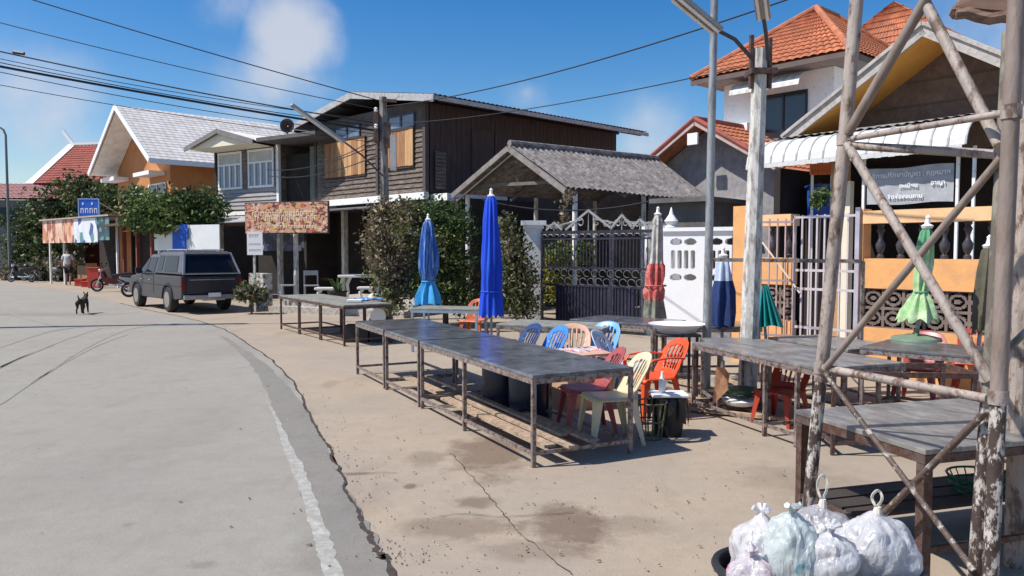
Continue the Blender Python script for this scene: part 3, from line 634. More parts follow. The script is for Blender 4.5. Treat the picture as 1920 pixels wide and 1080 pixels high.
for k in range(24): mb.box((1.5, 1.0 + k * .291, 0), (1.55, 1.0 + k * .291 + .291, 0))
mb = MB(T); pts = [(1.0, 0), (8.0, 0)]
mb = MB(T); mb.face(((1.2, 1.0, 0), (1.2, 8.0, 0), (1.2, 8.0, 5.6), (1.2, bm_, 8.05), (1.2, 1.0, 5.9))); mb.box((1.22, 1.0, 0), (16, 8.0, 5.6)); mb.build('wall', orange_h, h3)
mb = MB(T); mb.slab(((.06, 8.24, zE - .12), (1.18, 8.24, zE - .12), (1.18, bm_, zR - .12), (.06, bm_, zR - .12)), .02); mb.slab(((.06, .06, zE - .12), (1.18, .06, zE - .12), (1.18, bm_, zR - .12), (.06, bm_, zR - .12)), .02); mb.build('soffit', mat('pale_soffit', (.8, .78, .72), .8), h3)
bx(T, 'ledge', white_p, h3, ((.5, 6.3, 5.05), (1.18, 8.3, 5.22)), ((.5, 1.6, 5.0), (1.18, 3.6, 5.17)))
for (a0, b0, b1, z0, z1) in ((1.2, 4.4, 5.9, 3.5, 4.7), (1.2, 1.5, 3.6, 3.6, 4.7)):
    fr = bx(T, 'window', white_p, h3, ((a0 - .06, b0, z0), (a0 - .02, b0 + .08, z1)), ((a0 - .06, b1 - .08, z0), (a0 - .02, b1, z1)), ((a0 - .06, b0 + .08, z0), (a0 - .02, b1 - .08, z0 + .08)), ((a0 - .06, b0 + .08, z1 - .08), (a0 - .02, b1 - .08, z1)), ((a0 - .06, (b0 + b1) / 2 - .04, z0 + .08), (a0 - .02, (b0 + b1) / 2 + .04, z1 - .08)))
    bx(T, 'pane', glass, child_o(fr, h3), ((a0 - .03, b0 + .08, z0 + .08), (a0 - .021, b1 - .08, z1 - .08)))
for a0 in (4.6,):
    fr = bx(T, 'window', white_p, h3, ((a0, .93, 3.6), (a0 + .1, .98, 4.9)), ((a0 + 1.2, .93, 3.6), (a0 + 1.3, .98, 4.9)), ((a0 + .1, .93, 4.8), (a0 + 1.2, .98, 4.9)), ((a0 + .1, .93, 3.6), (a0 + 1.2, .98, 3.7)))
    bx(T, 'pane', glass, child_o(fr, h3), ((a0 + .1, .97, 3.7), (a0 + 1.2, .98, 4.8)))
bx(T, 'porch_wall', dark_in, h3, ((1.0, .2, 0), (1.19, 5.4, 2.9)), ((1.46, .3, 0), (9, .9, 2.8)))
for k in range(3): bx(T, 'porch_post', mat('red_brown_post', (.2, .06, .04), .8), h3, ((.2, .6 + 1.8 * k, 0), (.35, .75 + 1.8 * k, 2.8)))
bx(T, 'porch_roof', dk_steel, h3, ((-.4, .2, 2.8), (1.44, 5.4, 2.9)))
# white panel and blue sheet seen under the tree
q0 = gx(290, 27.5); q1 = gx(412, 26.2); PT, _, _ = plane_frame(q0, q1); Lp = (q1 - q0).length
o = bx(PT, 'white_hoarding', white_p, None, ((0, 0, 1.72), (Lp, .04, 2.6)), ((.1, .05, 0), (.17, .12, 2.5)), ((Lp - .2, .05, 0), (Lp - .13, .12, 2.5)), origin=(q0 + q1) / 2); tag(o, 'white sheet hoarding glimpsed below the round tree beyond the pickup', 'hoarding')
o = bx(PT, 'blue_cloth', mat('bright_blue_cloth', (.03, .13, .6), .7, var=.3), None, ((.95, -.06, 1.72), (1.55, -.02, 2.35)), ((1.3, -.07, 2.1), (1.7, -.062, 2.62)), origin=q0); tag(o, 'bright blue cloth hung on the white hoarding', 'cloth')

# --- red roofed house on the far left
T = Fr(Q(62, 345, 50).xy, (.97, -.24)); z0 = Q(62, 345, 50).z; z1 = 9.0
h4 = thing('red_roof_house', 'far house with a broad red tiled roof and white verge behind the trees', 'house', T((5, 3, 0)))
mb = MB(T); mb.sheet((-.2, 0, z0), (11.5, 0, z0), (10.5, 4.6, z1), (-1.2, 4.6, z1), .3, .04, rows=16, step=.04, th=.05); mb.sheet((11.5, 9.2, z0), (-.2, 9.2, z0), (-1.2, 4.6, z1), (10.5, 4.6, z1), .3, .04, rows=16, step=.04, th=.05); r4 = mb.build('roof', tile_r, h4)
mb = MB(T); mb.beam((-.2, -.1, z0), (-1.25, 4.6, z1 + .1), .5, .1); mb.beam((-.2, 9.3, z0), (-1.25, 4.6, z1 + .1), .5, .1); mb.beam((-1.3, 4.6, z1 + .14), (10.6, 4.6, z1 + .14), .25, .16); mb.build('verge', white_p, child_o(r4, h4))
mb = MB(T); mb.beam((-1.2, 4.6, z1 + .2), (-2.0, 4.6, z1 + 1.1), .12, .22); mb.build('finial', white_p, child_o(r4, h4))
mb = MB(T); q = (2.6, 4.6, z1 + .2); mb.box((2.45, 4.45, z1 + .2), (2.75, 4.75, z1 + .5)); mb.lathe([(.55, z1 + .5), (.6, z1 + .62), (.25, z1 + .85), (.1, z1 + .95)], (2.6, 4.6, 0), 12); mb.build('roof_vent', dk_steel, child_o(r4, h4))
bx(T, 'wall', mat('dark_red_wall', (.2, .06, .045), .8), h4, ((.3, .5, 0), (10, 8.7, z0 + .3)))
mb = MB(T); mb.face(((.3, .5, z0), (.3, 8.7, z0), (-.4, 4.6, z1 - .2))); mb.face(((.3, .5, z0), (9.9, .5, z0), (9.9, 8.7, z0), (.3, 8.7, z0))); mb.build('gable', mat('dark_red_gable', (.22, .065, .05), .8), h4)
T = Fr(Q(-80, 372, 46).xy, (.985, .12)); z0 = Q(0, 372, 46).z
h5 = thing('low_red_roof_house', 'low house with a faded pinkish red roof at the left edge behind the street lamp', 'house', T((3, 3, 0)))
mb = MB(T); mb.sheet((0, 0, z0), (6.2, 0, z0), (6.2, 4, z0 + 1.2), (0, 4, z0 + 1.2), .3, .04, rows=10, th=.05); mb.build('roof', mat('pink_faded_roof', (.4, .2, .18), .85, var=.2), h5)
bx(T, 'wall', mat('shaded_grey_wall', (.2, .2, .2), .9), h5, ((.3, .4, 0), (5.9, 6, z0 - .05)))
bx(T, 'window', mat('dark_green_shutter', (.02, .05, .045), .7), h5, ((1.0, .32, z0 - 1.6), (3.5, .39, z0 - .5)))

# --- white two-storey house with orange tiles
T = Fr((8.8, 20.4), (.746, .665))
h6 = thing('white_tiled_house', 'white two-storey house with an orange tiled hip roof and a white window awning', 'house', T((3, 3, 0)))
zE, zR = 6.95, 9.15; A, B = 6.6, 4.96
mb = MB(T)
mb.sheet((0, 0, zE), (A, 0, zE), (4.4, B / 2, zR), (3.0, B / 2, zR), .24, .035, rows=13, step=.035, th=.05)
mb.sheet((0, B, zE), (0, 0, zE), (3.0, B / 2, zR), (3.0, B / 2 + .001, zR), .24, .035, rows=13, step=.035, th=.05)
mb.sheet((A, B, zE), (0, B, zE), (3.0, B / 2, zR), (4.4, B / 2, zR), .24, .035, rows=13, step=.035, th=.05)
mb.sheet((A, 0, zE), (A, B, zE), (4.4, B / 2 + .001, zR), (4.4, B / 2, zR), .24, .035, rows=13, step=.035, th=.05)
r6 = mb.build('roof', tile_o, h6)
mb = MB(T)
for p, q in (((0, 0, zE), (3, B / 2, zR)), ((0, B, zE), (3, B / 2, zR)), ((3, B / 2, zR), (4.4, B / 2, zR)), ((A, 0, zE), (4.4, B / 2, zR))): mb.tube((Vector(p) + Vector((0, 0, .05)), Vector(q) + Vector((0, 0, .05))), .10, 8)
mb.build('ridge_tiles', tile_o, child_o(r6, h6), smooth=True)
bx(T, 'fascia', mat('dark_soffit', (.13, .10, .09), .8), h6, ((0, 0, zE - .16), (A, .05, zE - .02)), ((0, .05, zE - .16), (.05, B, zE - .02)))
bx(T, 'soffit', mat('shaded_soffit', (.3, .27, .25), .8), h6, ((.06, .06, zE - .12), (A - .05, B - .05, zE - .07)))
bx(T, 'wall', conc_white, h6, ((.9, .85, 0), (6, 4.35, zE - .13)))
bx(T, 'lower_block', mat('bright_white_wall', (.85, .85, .85), .7, var=.03), h6, ((.35, 3.2, 0), (.88, 4.8, 5.5)))
fr = bx(T, 'window', black_pl, h6, ((.84, 1.6, 5.0), (.88, 1.66, 6.3)), ((.84, 3.0, 5.0), (.88, 3.06, 6.3)), ((.84, 2.3, 5.0), (.88, 2.36, 6.3)), ((.84, 1.66, 6.24), (.88, 3.0, 6.3)), ((.84, 1.66, 5.0), (.88, 3.0, 5.06)))
bx(T, 'pane', glass, child_o(fr, h6), ((.865, 1.66, 5.06), (.878, 3.0, 6.24)))
strp = mat('grey_trim', (.4, .4, .4), .7)
def awning(T, name, a_in, a_out, b0, b1, zt, zb, mats, root, n=10, curve=.5, stripe=None):
    mb = MB(T); nb = n; na = 6
    for j in range(nb):
        mb.cur = (j % 2) if stripe is None else 0
        y0 = b0 + (b1 - b0) * j / nb; y1 = b0 + (b1 - b0) * (j + 1) / nb
        for i in range(na):
            def pr(t): return a_in + (a_out - a_in) * math.sin(t * PI / 2), zt - (zt - zb) * (1 - math.cos(t * PI / 2))
            x0, z0_ = pr(i / na); x1, z1_ = pr((i + 1) / na)
            mb.face(((x0, y0, z0_), (x0, y1, z0_), (x1, y1, z1_), (x1, y0, z1_)))
        if stripe:
            mb.cur = 1; mb.tube([(pr(t / 6)[0] - .004, y0, pr(t / 6)[1] + .006) for t in range(7)], .016, 5)
    mb.cur = 0
    o = mb.build(name, mats, root, smooth=False, solid=.012); return o
aw_m = mat('white_awning_sheet', (.62, .62, .61), .5, var=.05, scale=3, col2=(.5, .5, .48), cover=.15)
awning(T, 'awning', .86, .15, 1.5, 3.7, 6.75, 6.32, [aw_m, mat('pale_grey_awning_sheet', (.5, .5, .49), .5)], h6, 16)
bx(T, 'wall_trim', strp, h6, ((.87, .9, 4.5), (.898, 3.1, 4.6)))
mb = MB(T); mb.sheet((5.2, -1.6, 7.3), (13, -1.6, 7.3), (13, 1.6, 9.9), (6.5, 1.6, 9.9), .24, .035, rows=12, th=.05); mb.sheet((5.2, 5, 7.3), (5.2, -1.6, 7.3), (6.5, 1.6, 9.9), (6.5, 1.61, 9.9), .24, .035, rows=12, th=.05); mb.build('rear_roof', tile_o, h6)
bx(T, 'rear_wing', conc_white, h6, ((6.1, -.8, 0), (13, 4.5, 7.25)))

# --- lower tiled gable house
T = Fr((6.85, 19.6), (.77, .64))
h7 = thing('tiled_gable_house', 'low grey walled house with an orange tiled gable roof in front of the white house', 'house', T((3, 2.4, 0)))
zE, zR = 3.72, 5.33; W7 = 5.5
mb = MB(T); mb.sheet((0, 0, zE), (3.6, 0, zE), (3.6, W7 / 2, zR), (0, W7 / 2, zR), .22, .035, rows=10, step=.035, th=.04); mb.sheet((3.6, W7, zE), (0, W7, zE), (0, W7 / 2, zR), (3.6, W7 / 2, zR), .22, .035, rows=10, step=.035, th=.04); r7 = mb.build('roof', tile_o, h7)
mb = MB(T); mb.beam((-.02, -.05, zE - .03), (-.02, W7 / 2, zR - .03), .05, .16); mb.beam((-.02, W7 + .05, zE - .03), (-.02, W7 / 2, zR - .03), .05, .16); mb.build('barge_board', mat('pinkish_barge', (.5, .36, .33), .7), child_o(r7, h7))
mb = MB(T)
for y in (0, W7): mb.tube(((-.02, y, zE + .06), (-.02, W7 / 2, zR + .06)), .07, 8)
mb.tube(((0, W7 / 2, zR + .06), (3.6, W7 / 2, zR + .06)), .08, 8); mb.build('ridge_tiles', tile_r, child_o(r7, h7), smooth=True)
mb = MB(T); mb.face(((.7, .5, 0), (.7, W7 - .5, 0), (.7, W7 - .5, zE + .2), (.7, W7 / 2, zR - .1), (.7, .5, zE + .2))); mb.box((.72, .5, 0), (3.5, W7 - .5, zE - .02)); mb.build('wall', grey_wall, h7)
mb = MB(T); mb.slab(((.0, 1.3, 2.75), (.0, 3.8, 2.75), (.68, 3.8, 2.85), (.68, 1.3, 2.85)), .06); mb.build('door_canopy', white_p, h7)
bx(T, 'doorway', dark_in, h7, ((.62, 1.6, 0), (.68, 3.4, 2.7)))
bx(T, 'vent_block', white_p, h7, ((-.12, 2.58, 4.66), (-.05, 2.92, 4.98)))
# orange curtain, blue tank and plant on the porch of that house
q = Q(1545, 330, 15); o = MB(lambda p: q + Vector(p)); o.lathe([(.32, 0), (.35, .12), (.30, .2), (.02, .24)], (0, 0, 0), 20); 
for k in range(1): pass
T = Fr(gx(1515, 15.5).xy, (1, -.2)); z1 = Q(1515, 345, 15.5).z; z0 = Q(1515, 388, 15.5).z
o = bx(T, 'blue_water_tank', mat('blue_tank_plastic', (.02, .10, .5), .5, var=.25), None, ((.05, .05, z0 - .25), (.62, .55, z1 - .04)), ((0, 0, z1 - .04), (.67, .6, z1)), origin=T((.3, .3, 0)), bevel=.03); tag(o, 'blue plastic tank raised on a dark stand behind the orange wall beside the small plant', 'water tank')
o = bx(T, 'tank_stand', dark_brown, None, ((.0, .0, 0), (.7, .6, z0 - .255)), origin=T((.3, .3, 0))); tag(o, 'dark timber stand under the blue tank', 'stand')
og = mat('orange_tin_awning', (.65, .2, .08), .6); T2 = Fr(gx(1520, 15.0).xy, (1, -.3))
za = Q(1520, 316, 15).z; oc = thing('orange_awning', 'small curved orange awning above the blue tank', 'awning', T2((.2, 0, 0)))
mb = MB(T2)
for k in range(9): mb.tube([(.045 * k, .25 * math.cos(t * .4), za + .25 * math.sin(t * .4)) for t in range(-1, 6)], .03, 6)
mb.build('sheet', og, oc); bx(T2, 'bracket', white_p, oc, ((.0, .28, 0), (.05, .33, za)), ((.36, .28, 0), (.41, .33, za)))

# --- big gable house behind the orange wall
T = Fr((9.0, 11.9), (.772, .637))
h8 = thing('gable_law_house', 'brownish gable house with orange eaves and a striped white awning over a dark porch', 'house', T((3, 2.6, 0)))
zE, zR = 4.05, 5.72; W8 = 5.3
mb = MB(T); mb.sheet((0, 0, zE), (8, 0, zE), (8, W8 / 2, zR), (0, W8 / 2, zR), .18, .03, th=.03); mb.sheet((8, W8, zE), (0, W8, zE), (0, W8 / 2, zR), (8, W8 / 2, zR), .18, .03, th=.03); r8 = mb.build('roof', mat('white_sheet_roof', (.75, .76, .78), .5, var=.05), h8)
mb = MB(T)
for y in (-.05, W8 + .05): mb.beam((-.03, y, zE - .06), (-.03, W8 / 2, zR - .05), .06, .24); mb.beam((-.08, y, zE + .03), (-.08, W8 / 2, zR + .04), .05, .06)
mb.build('barge_board', mat('worn_white_board', (.44, .41, .385), .7, var=.15, scale=5, col2=(.36, .32, .29), cover=.4), child_o(r8, h8))
mb = MB(T); mb.slab(((.02, W8 - .02, zE - .09), (1.3, W8 - .02, zE - .09), (1.3, W8 / 2, zR - .09), (.02, W8 / 2, zR - .09)), .02); mb.slab(((.02, .02, zE - .09), (1.3, .02, zE - .09), (1.3, W8 / 2, zR - .09), (.02, W8 / 2, zR - .09)), .02)
mb.build('eave_lining', mat('yellow_orange_lining', (.80, .42, .10), .7, var=.08), child_o(r8, h8))
mb = MB(T); mb.face(((1.3, .3, 3.6), (1.3, W8 - .3, 3.6), (1.3, W8 - .3, zE + .1), (1.3, W8 / 2, zR - .1), (1.3, .3, zE + .1))); mb.face(((1.4, .3, 0), (1.4, W8 - .3, 0), (8, W8 - .3, 0), (8, .3, 0))); mb.build('gable_wall', brown_wall, h8)
bx(T, 'horizontal_seam', mat('seam_grey', (.12, .1, .09), .9), h8, ((1.275, 1.2, 4.55), (1.298, W8 - 1.2, 4.58)), ((1.275, 1.8, 5.0), (1.298, W8 - 1.8, 5.03)))
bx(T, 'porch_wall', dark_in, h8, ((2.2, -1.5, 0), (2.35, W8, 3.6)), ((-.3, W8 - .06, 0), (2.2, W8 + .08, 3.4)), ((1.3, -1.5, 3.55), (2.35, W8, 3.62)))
mb = MB(T); mb.sheet((-.75, .3, 3.93), (-.75, W8 - .1, 3.90), (1.28, W8 - .1, 4.22), (1.28, .3, 4.22), .16, .025, wob=.012, th=.02); mb.build('porch_roof', mat('old_grey_sheet', (.36, .34, .32), .8, var=.25, scale=3, col2=(.2, .18, .16), cover=.4), h8)
mb = MB(T); mb.cur = 0
awning(T, 'awning', -.62, -1.25, 1.45, W8 + .1, 3.88, 3.40, [aw_m, mat('awning_rib_grey', (.45, .45, .44), .5)], h8, 15, stripe=True)
mb = MB(T); 
for k in range(34): mb.box((-1.262, 1.5 + k * .115, 3.32 - .008 * (k % 2)), (-1.25, 1.5 + k * .115 + .112, 3.41))
mb.build('awning_valance', aw_m, h8)
for b in (1.42, 1.66, 3.2): bx(T, 'porch_post', conc_white, h8, ((-.98, b - .022, 0), (-.935, b + .022, 3.4)))
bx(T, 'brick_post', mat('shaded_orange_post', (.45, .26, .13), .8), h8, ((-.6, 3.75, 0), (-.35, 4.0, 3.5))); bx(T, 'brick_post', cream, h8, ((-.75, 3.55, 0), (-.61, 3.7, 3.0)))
# hanging banner with writing
BTm = T
ban = thing('hanging_banner', 'grey vinyl banner with white Thai writing strung between the porch posts', 'banner', T((-.95, 2.45, 0)))
mb = MB(T); n_ = 16
for i in range(n_):
    for j in range(4):
        def pp(i, j):
            b = 1.72 + (3.14 - 1.72) * i / n_; z = 2.53 + .62 * j / 4; return (-.955 + .004 * math.sin(i * 1.3 + j), b, z + .014 * math.sin(i * .5))
        mb.face((pp(i, j), pp(i + 1, j), pp(i + 1, j + 1), pp(i, j + 1)))
mb.build('vinyl_sheet', mat('grey_vinyl', (.36, .37, .40), .5, var=.12, scale=3, col2=(.50, .50, .52), cover=.3, sharp=.3), ban, smooth=True)
dirb = (T((0, 1.7, 0)) - T((0, 3.1, 0))).normalized(); nrm = (T((-1, 0, 0)) - T((0, 0, 0))).normalized()
rot = Matrix((dirb, Vector((0, 0, 1)), nrm)).transposed().to_4x4(); wi = mat('white_lettering', (.85, .87, .88), .6, bump=0)
for s_, sz, b, z in (('บริการปรึกษาปัญหา : กฎหมาย', .112, 2.43, 3.02), ('ทะเบียน', .10, 2.42, 2.83), ('อาญา', .10, 1.95, 2.85), ('ส.ค.', .09, 2.95, 2.80), ('ติดต่อสอบถาม', .10, 2.48, 2.65)):
    text_mesh('writing', s_, sz, wi, ban, T((-.985, b, z)) - Vector(ban['_o']), rot)

# --- carport with grey corrugated roof
e0, ap, e1 = Q(850, 362, 20.6), Q(955, 272, 19.2), Q(1062, 352, 17.8)
dR = Vector((.80, .60, 0)).normalized() * 5.3; dR2 = Vector((.80, .60, 0)).normalized() * 5.2
cp = thing('carport', 'open carport with a grey corrugated gable roof behind the black gate', 'carport', ap + dR / 2 - Vector((0, 0, ap.z)))
mb = MB(); sag = Vector((0, 0, -.12)); mb.sheet(e1, e1 + dR2 + sag, ap + dR, ap, .17, .035, rows=0, th=.02, wob=.012); 
rc = mb.build('roof', fibre, cp)
mb = MB(); mb.sheet(e0 + dR2, e0, ap, ap + dR, .17, .035, th=.02, wob=.012); mb.build('roof', fibre, cp)
mb = MB(); mb.tube((ap + Vector((0, 0, .04)), ap + dR + Vector((0, 0, .04))), .09, 8); mb.build('ridge_cap', fibre, cp)
mb = MB(); o_ = Vector((-.03, -.03, -.08))
for p, q in ((e0, ap), (e1, ap)): mb.beam(p + o_, q + o_, .05, .13); mb.beam(p + dR * .02 + Vector((0, 0, -.2)), q + dR * .02 + Vector((0, 0, -.2)), .03, .05)
mb.build('barge_board', mat('shadow_grey_barge', (.24, .22, .205), .7, var=.3, col2=(.2, .16, .14), cover=.4), cp)  # barge boards darkened: their shadow grey is put into the base colour
mb = MB(); t0 = e0.lerp(ap, .25); t1 = e1.lerp(ap, .25)
for k in range(4):
    s_ = dR * (.06 + .3 * k); mb.beam(t0 + s_ - Vector((0, 0, .1)), t1 + s_ - Vector((0, 0, .1)), .05, .08); mid = (t0 + t1) / 2 + s_; mb.beam(mid - Vector((0, 0, .1)), ap + s_ - Vector((0, 0, .12)), .05, .05)
    mb.beam(e0 + s_ - Vector((0, 0, .12)), ap + s_ - Vector((0, 0, .12)), .05, .07); mb.beam(e1 + s_ - Vector((0, 0, .12)), ap + s_ - Vector((0, 0, .12)), .05, .07)
mb.build('truss', mat('grey_truss_wood', (.16, .14, .13), .8), cp)
for s_, e in ((.06, e1.lerp(ap, .03)), (.06, e0.lerp(ap, .08)), (.5, e1.lerp(ap, .05)), (.93, e1.lerp(ap, .05)), (.93, e0.lerp(ap, .08)), (.5, e0.lerp(ap, .08))):
    p = e + dR * s_; mb = MB(); mb.tube((Vector((p.x, p.y, 0)), Vector((p.x, p.y, p.z - .12))), .06, 10); mb.build('post', conc_white if s_ < .1 else conc_pole, cp, smooth=True)
# dark back of the yard behind the carport
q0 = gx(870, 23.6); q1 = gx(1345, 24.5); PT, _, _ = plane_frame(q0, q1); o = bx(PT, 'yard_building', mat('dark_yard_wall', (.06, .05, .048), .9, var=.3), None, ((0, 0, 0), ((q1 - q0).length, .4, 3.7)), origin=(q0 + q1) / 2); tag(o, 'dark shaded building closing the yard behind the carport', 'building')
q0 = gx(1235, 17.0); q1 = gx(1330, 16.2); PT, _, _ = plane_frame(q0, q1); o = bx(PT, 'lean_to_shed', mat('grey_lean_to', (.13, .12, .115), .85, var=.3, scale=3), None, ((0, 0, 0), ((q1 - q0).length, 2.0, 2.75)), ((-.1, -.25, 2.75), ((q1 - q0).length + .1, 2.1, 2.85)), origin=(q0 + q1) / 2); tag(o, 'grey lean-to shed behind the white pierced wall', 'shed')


# ------------------------------------------------------------------ walls, gates and poles along the yard
W0 = Vector((3.56, 12.0, 0)); WD = Vector((.632, -.775, 0)).normalized()
T = Fr(W0, WD)      # x along the wall to the right, y away from the street (perp left), z up
fw = thing('orange_wall', 'orange garden wall with dark balusters above and brown pierced breeze blocks below', 'wall', T((2.6, 0, 0)))
secs = ((.12, .85), (1.92, 5.6))
bx(T, 'base', orange_w, fw, ((.12, 0, 0), (.85, .16, .70))); bx(T, 'base', orange_w, fw, ((1.92, 0, 0), (5.6, .16, .70)))
bx(T, 'band', orange_w, fw, ((.12, 0, 1.23), (.85, .16, 1.63))); bx(T, 'band', orange_w, fw, ((1.92, 0, 1.23), (5.6, .16, 1.63)))
bx(T, 'top_rail', mat('peach_wall_paint', (.85, .52, .27), .75, var=.06, col2=(.65, .42, .25), cover=.2, sharp=.3), fw, ((.12, -.04, 2.10), (.85, .20, 2.27))); bx(T, 'top_rail', MATS['peach_wall_paint'], fw, ((1.92, -.04, 2.10), (5.6, .20, 2.27)))
bx(T, 'end_pillar', orange_w, fw, ((-.12, -.06, 0), (.12, .2, 2.42))); bx(T, 'gate_pillar', orange_w, fw, ((1.82, -.02, 0), (1.92, .2, 2.3)))
breeze = mat('brown_breeze_block', (.19, .145, .125), .9, var=.25, scale=5, bump=.3)
def hole(x, z):
    u = (x % .265) / .265 - .5; v = (z % .265) / .265 - .5
    if abs(u) > .44 or abs(v) > .44: return False
    r = math.hypot(u * .85, v); 
    return (abs(r - .30) > .055) and not (r < .13) and not (abs(u) < .05 and r > .3) and not (abs(v) < .05 and r > .3)
for a, b in secs:
    mb = MB(lambda p, a=a: T((p.x + a, p.y, p.z + .70))); perforated(mb, b - a, .53, .0177, hole, .09, .03); mb.build('breeze_block_panel', breeze, fw)
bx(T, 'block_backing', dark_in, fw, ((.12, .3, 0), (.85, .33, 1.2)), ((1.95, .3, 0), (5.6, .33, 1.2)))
balm = mat('dark_glazed_baluster', (.06, .055, .065), .3, var=.3)
prof = [(.045, 0), (.045, .04), (.025, .06), (.055, .13), (.062, .19), (.03, .25), (.022, .29), (.032, .33), (.05, .38), (.028, .42), (.045, .44), (.045, .47)]
x = .22; bal0 = None; xs = []
while x < 5.5:
    if not (.8 < x < 2.0): xs.append(x)
    x += .27
for x in xs:
    if bal0 is None:
        q = T((x, .08, 1.63)); mb = MB(lambda p: p); mb.lathe(prof, (0, 0, 0), 12); bal0 = mb.build('baluster', balm, fw, smooth=True, origin=(0, 0, 0)); bal0.location = q - Vector(fw['_o'])
    else:
        c = bal0.copy(); COL.objects.link(c); c.parent = fw; c.location = T((x, .08, 1.63)) - Vector(fw['_o'])
# bar gate in the opening
wg = mat('pale_pink_bar', (.56, .50, .52), .5, var=.1); gt = thing('bar_gate', 'pale barred metal gate standing in the opening of the orange wall', 'gate', T((1.35, 0, 0)))
mb = MB(T); 
for z in (2.22, 1.45, 1.18, .62, .18): mb = MB(T); mb.beam((.86, .05, z), (1.8, .05, z), .03, .035); mb.build('rail', wg, gt)
for k in range(9):
    x = .87 + k * .115; mb = MB(T); mb.beam((x, .05, .1), (x, .05, 2.25), .024 if k else .04, .024, up=(1, 0, 0)); mb.build('bar', wg, gt)
mb = MB(T); mb.beam((1.86, -.04, 0), (1.86, -.04, 2.32), .06, .06, up=(1, 0, 0)); mb.build('post', mat('lavender_post', (.42, .39, .45), .6), gt)
g2 = thing('open_gate_leaf', 'narrow pinkish gate leaf swung open left of the barred gate', 'gate', T((.6, -.3, 0)))
for z in (2.15, 1.3, .5): mb = MB(T); mb.beam((.55, -.32, z), (.95, -.12, z), .02, .03); mb.build('rail', mat('pink_bar', (.52, .36, .34), .6), g2)
for k in range(5):
    t = k / 4; mb = MB(T); p = Vector((.55 + .4 * t, -.32 + .2 * t, 0)); mb.beam(p + Vector((0, 0, .3)), p + Vector((0, 0, 2.2)), .018, .018, up=(1, 0, 0)); mb.build('bar', MATS['pink_bar'], g2)

# white pierced wall
p0, p1 = gx(1243, 15.0), gx(1372, 14.3); T, d, a = plane_frame(p0, p1); Lw = (p1 - p0).length
ww = thing('white_pierced_wall', 'bright white wall pierced by oval and slot openings beside the black gate', 'wall', (p0 + p1) / 2)
def hole2(x, z):
    if not 1.1 < z < 2.0: return False
    for c in (.40, 1.18):
        for s_ in (-.14, .14):
            if (x - c - s_) ** 2 / .122 ** 2 + (z - 1.90) ** 2 / .065 ** 2 < 1 or (x - c - s_) ** 2 / .122 ** 2 + (z - 1.22) ** 2 / .065 ** 2 < 1: return True
        for s_ in (-.195, -.065, .065, .195):
            if ((x - c - s_) / .046) ** 2 + (max(abs(z - 1.56) - .13, 0) / .05) ** 2 < 1: return True
    return False
mb = MB(T); perforated(mb, Lw, 2.1, .0145, hole2, .14); mb.build('pierced_panel', MATS['bright_white_wall'], ww)
bx(T, 'coping', MATS['bright_white_wall'], ww, ((-.04, -.05, 2.1), (Lw + .03, .19, 2.17)))
bx(T, 'plinth', grey_wall, ww, ((-.03, -.04, 0), (Lw, -.004, .33)))
# black gate
p0, p1 = gx(1015, 17.3), gx(1232, 15.4); T, d, a = plane_frame(p0, p1); Lg = (p1 - p0).length
bg_ = thing('black_gate', 'tall black iron driveway gate with silver scrollwork along its crest', 'gate', (p0 + p1) / 2)
mb = MB(T)
for z, h in ((2.12, .07), (1.98, .04), (1.35, .05), (.98, .05), (.2, .06)): mb.box((0, -.02, z - h / 2), (Lg, .02, z + h / 2))
for x in (0, .62 * Lg, .64 * Lg, Lg - .05): mb.box((x, -.025, .1), (x + .05, .025, 2.12))
mb.build('frame', iron, bg_)
k = 0; x = .08
while x < Lg - .04:
    mb = MB(T); mb.box((x, -.008, 1.375), (x + .018, .008, 1.96)); mb.build('bar', iron, bg_); x += .082
bx(T, 'lower_sheet', mat('black_ribbed_sheet', (.03, .03, .055), .45, .3), bg_, ((.4, .005, .22), (Lg - .5, .012, .96)))
mb = MB(T)
x = .42
while x < Lg: mb.box((x, -.014, .23), (x + .03, .004, .955)); x += .085
mb.build('lower_ribs', iron, bg_)
mb = MB(T); n_ = int((Lg - .1) / .2)
for r_, z in ((0, 1.07), (1, 1.25)):
    mb = MB(T)
    for k in range(n_): 
        x = .15 + k * .2 + .1 * r_; pts = [(x + .085 * math.cos(t), -.02, z + .075 * math.sin(t)) for t in np.linspace(.3, 5.2, 12)]; mb.tube(pts, .009, 5)
    mb.build('band_scrolls', mat('dull_grey_iron', (.17, .17, .18), .5, .3), bg_)
mb = MB(T)
for k in range(int(Lg / .17)):
    x = .1 + k * .17; mb.tube([(x + .07 * math.cos(t), -.02, 2.04 + .04 * math.sin(t)) for t in np.linspace(-.3, 3.5, 8)], .009, 5)
mb.build('band_scrolls', mat('dull_grey_iron', (.17, .17, .18), .5, .3), bg_)
mb = MB(T)
for cx, hh, ww_ in ((.36, .18, .22), (1.28, .42, .60), (2.12, .30, .28), (2.55, .20, .20)):
    cx = cx / 2.95 * Lg
    for sg_ in (-1, 1):
        mb.beam((cx, 0, 2.16 + hh), (cx + sg_ * ww_, 0, 2.18), .03, .045); mb.beam((cx + sg_ * ww_ * .3, 0, 2.16 + hh * .55), (cx + sg_ * ww_ * 1.15, 0, 2.30), .02, .03)
        for q_, r_ in ((.35, .32), (.75, .22)):
            c0 = Vector((cx + sg_ * ww_ * q_, 0, 2.16 + hh * r_ + .03)); R_ = hh * r_ * .75 + .02
            mb.tube([c0 + Vector((sg_ * R_ * (1 - t * .11) * math.cos(t), .0, R_ * (1 - t * .11) * math.sin(t))) for t in np.linspace(0, 6.2, 14)], .012, 5)
    mb.tube([(cx, 0, 2.14), (cx, 0, 2.16 + hh + .07)], [.016, .002], 6)
mb.build('crest_scrolls', silver, bg_)
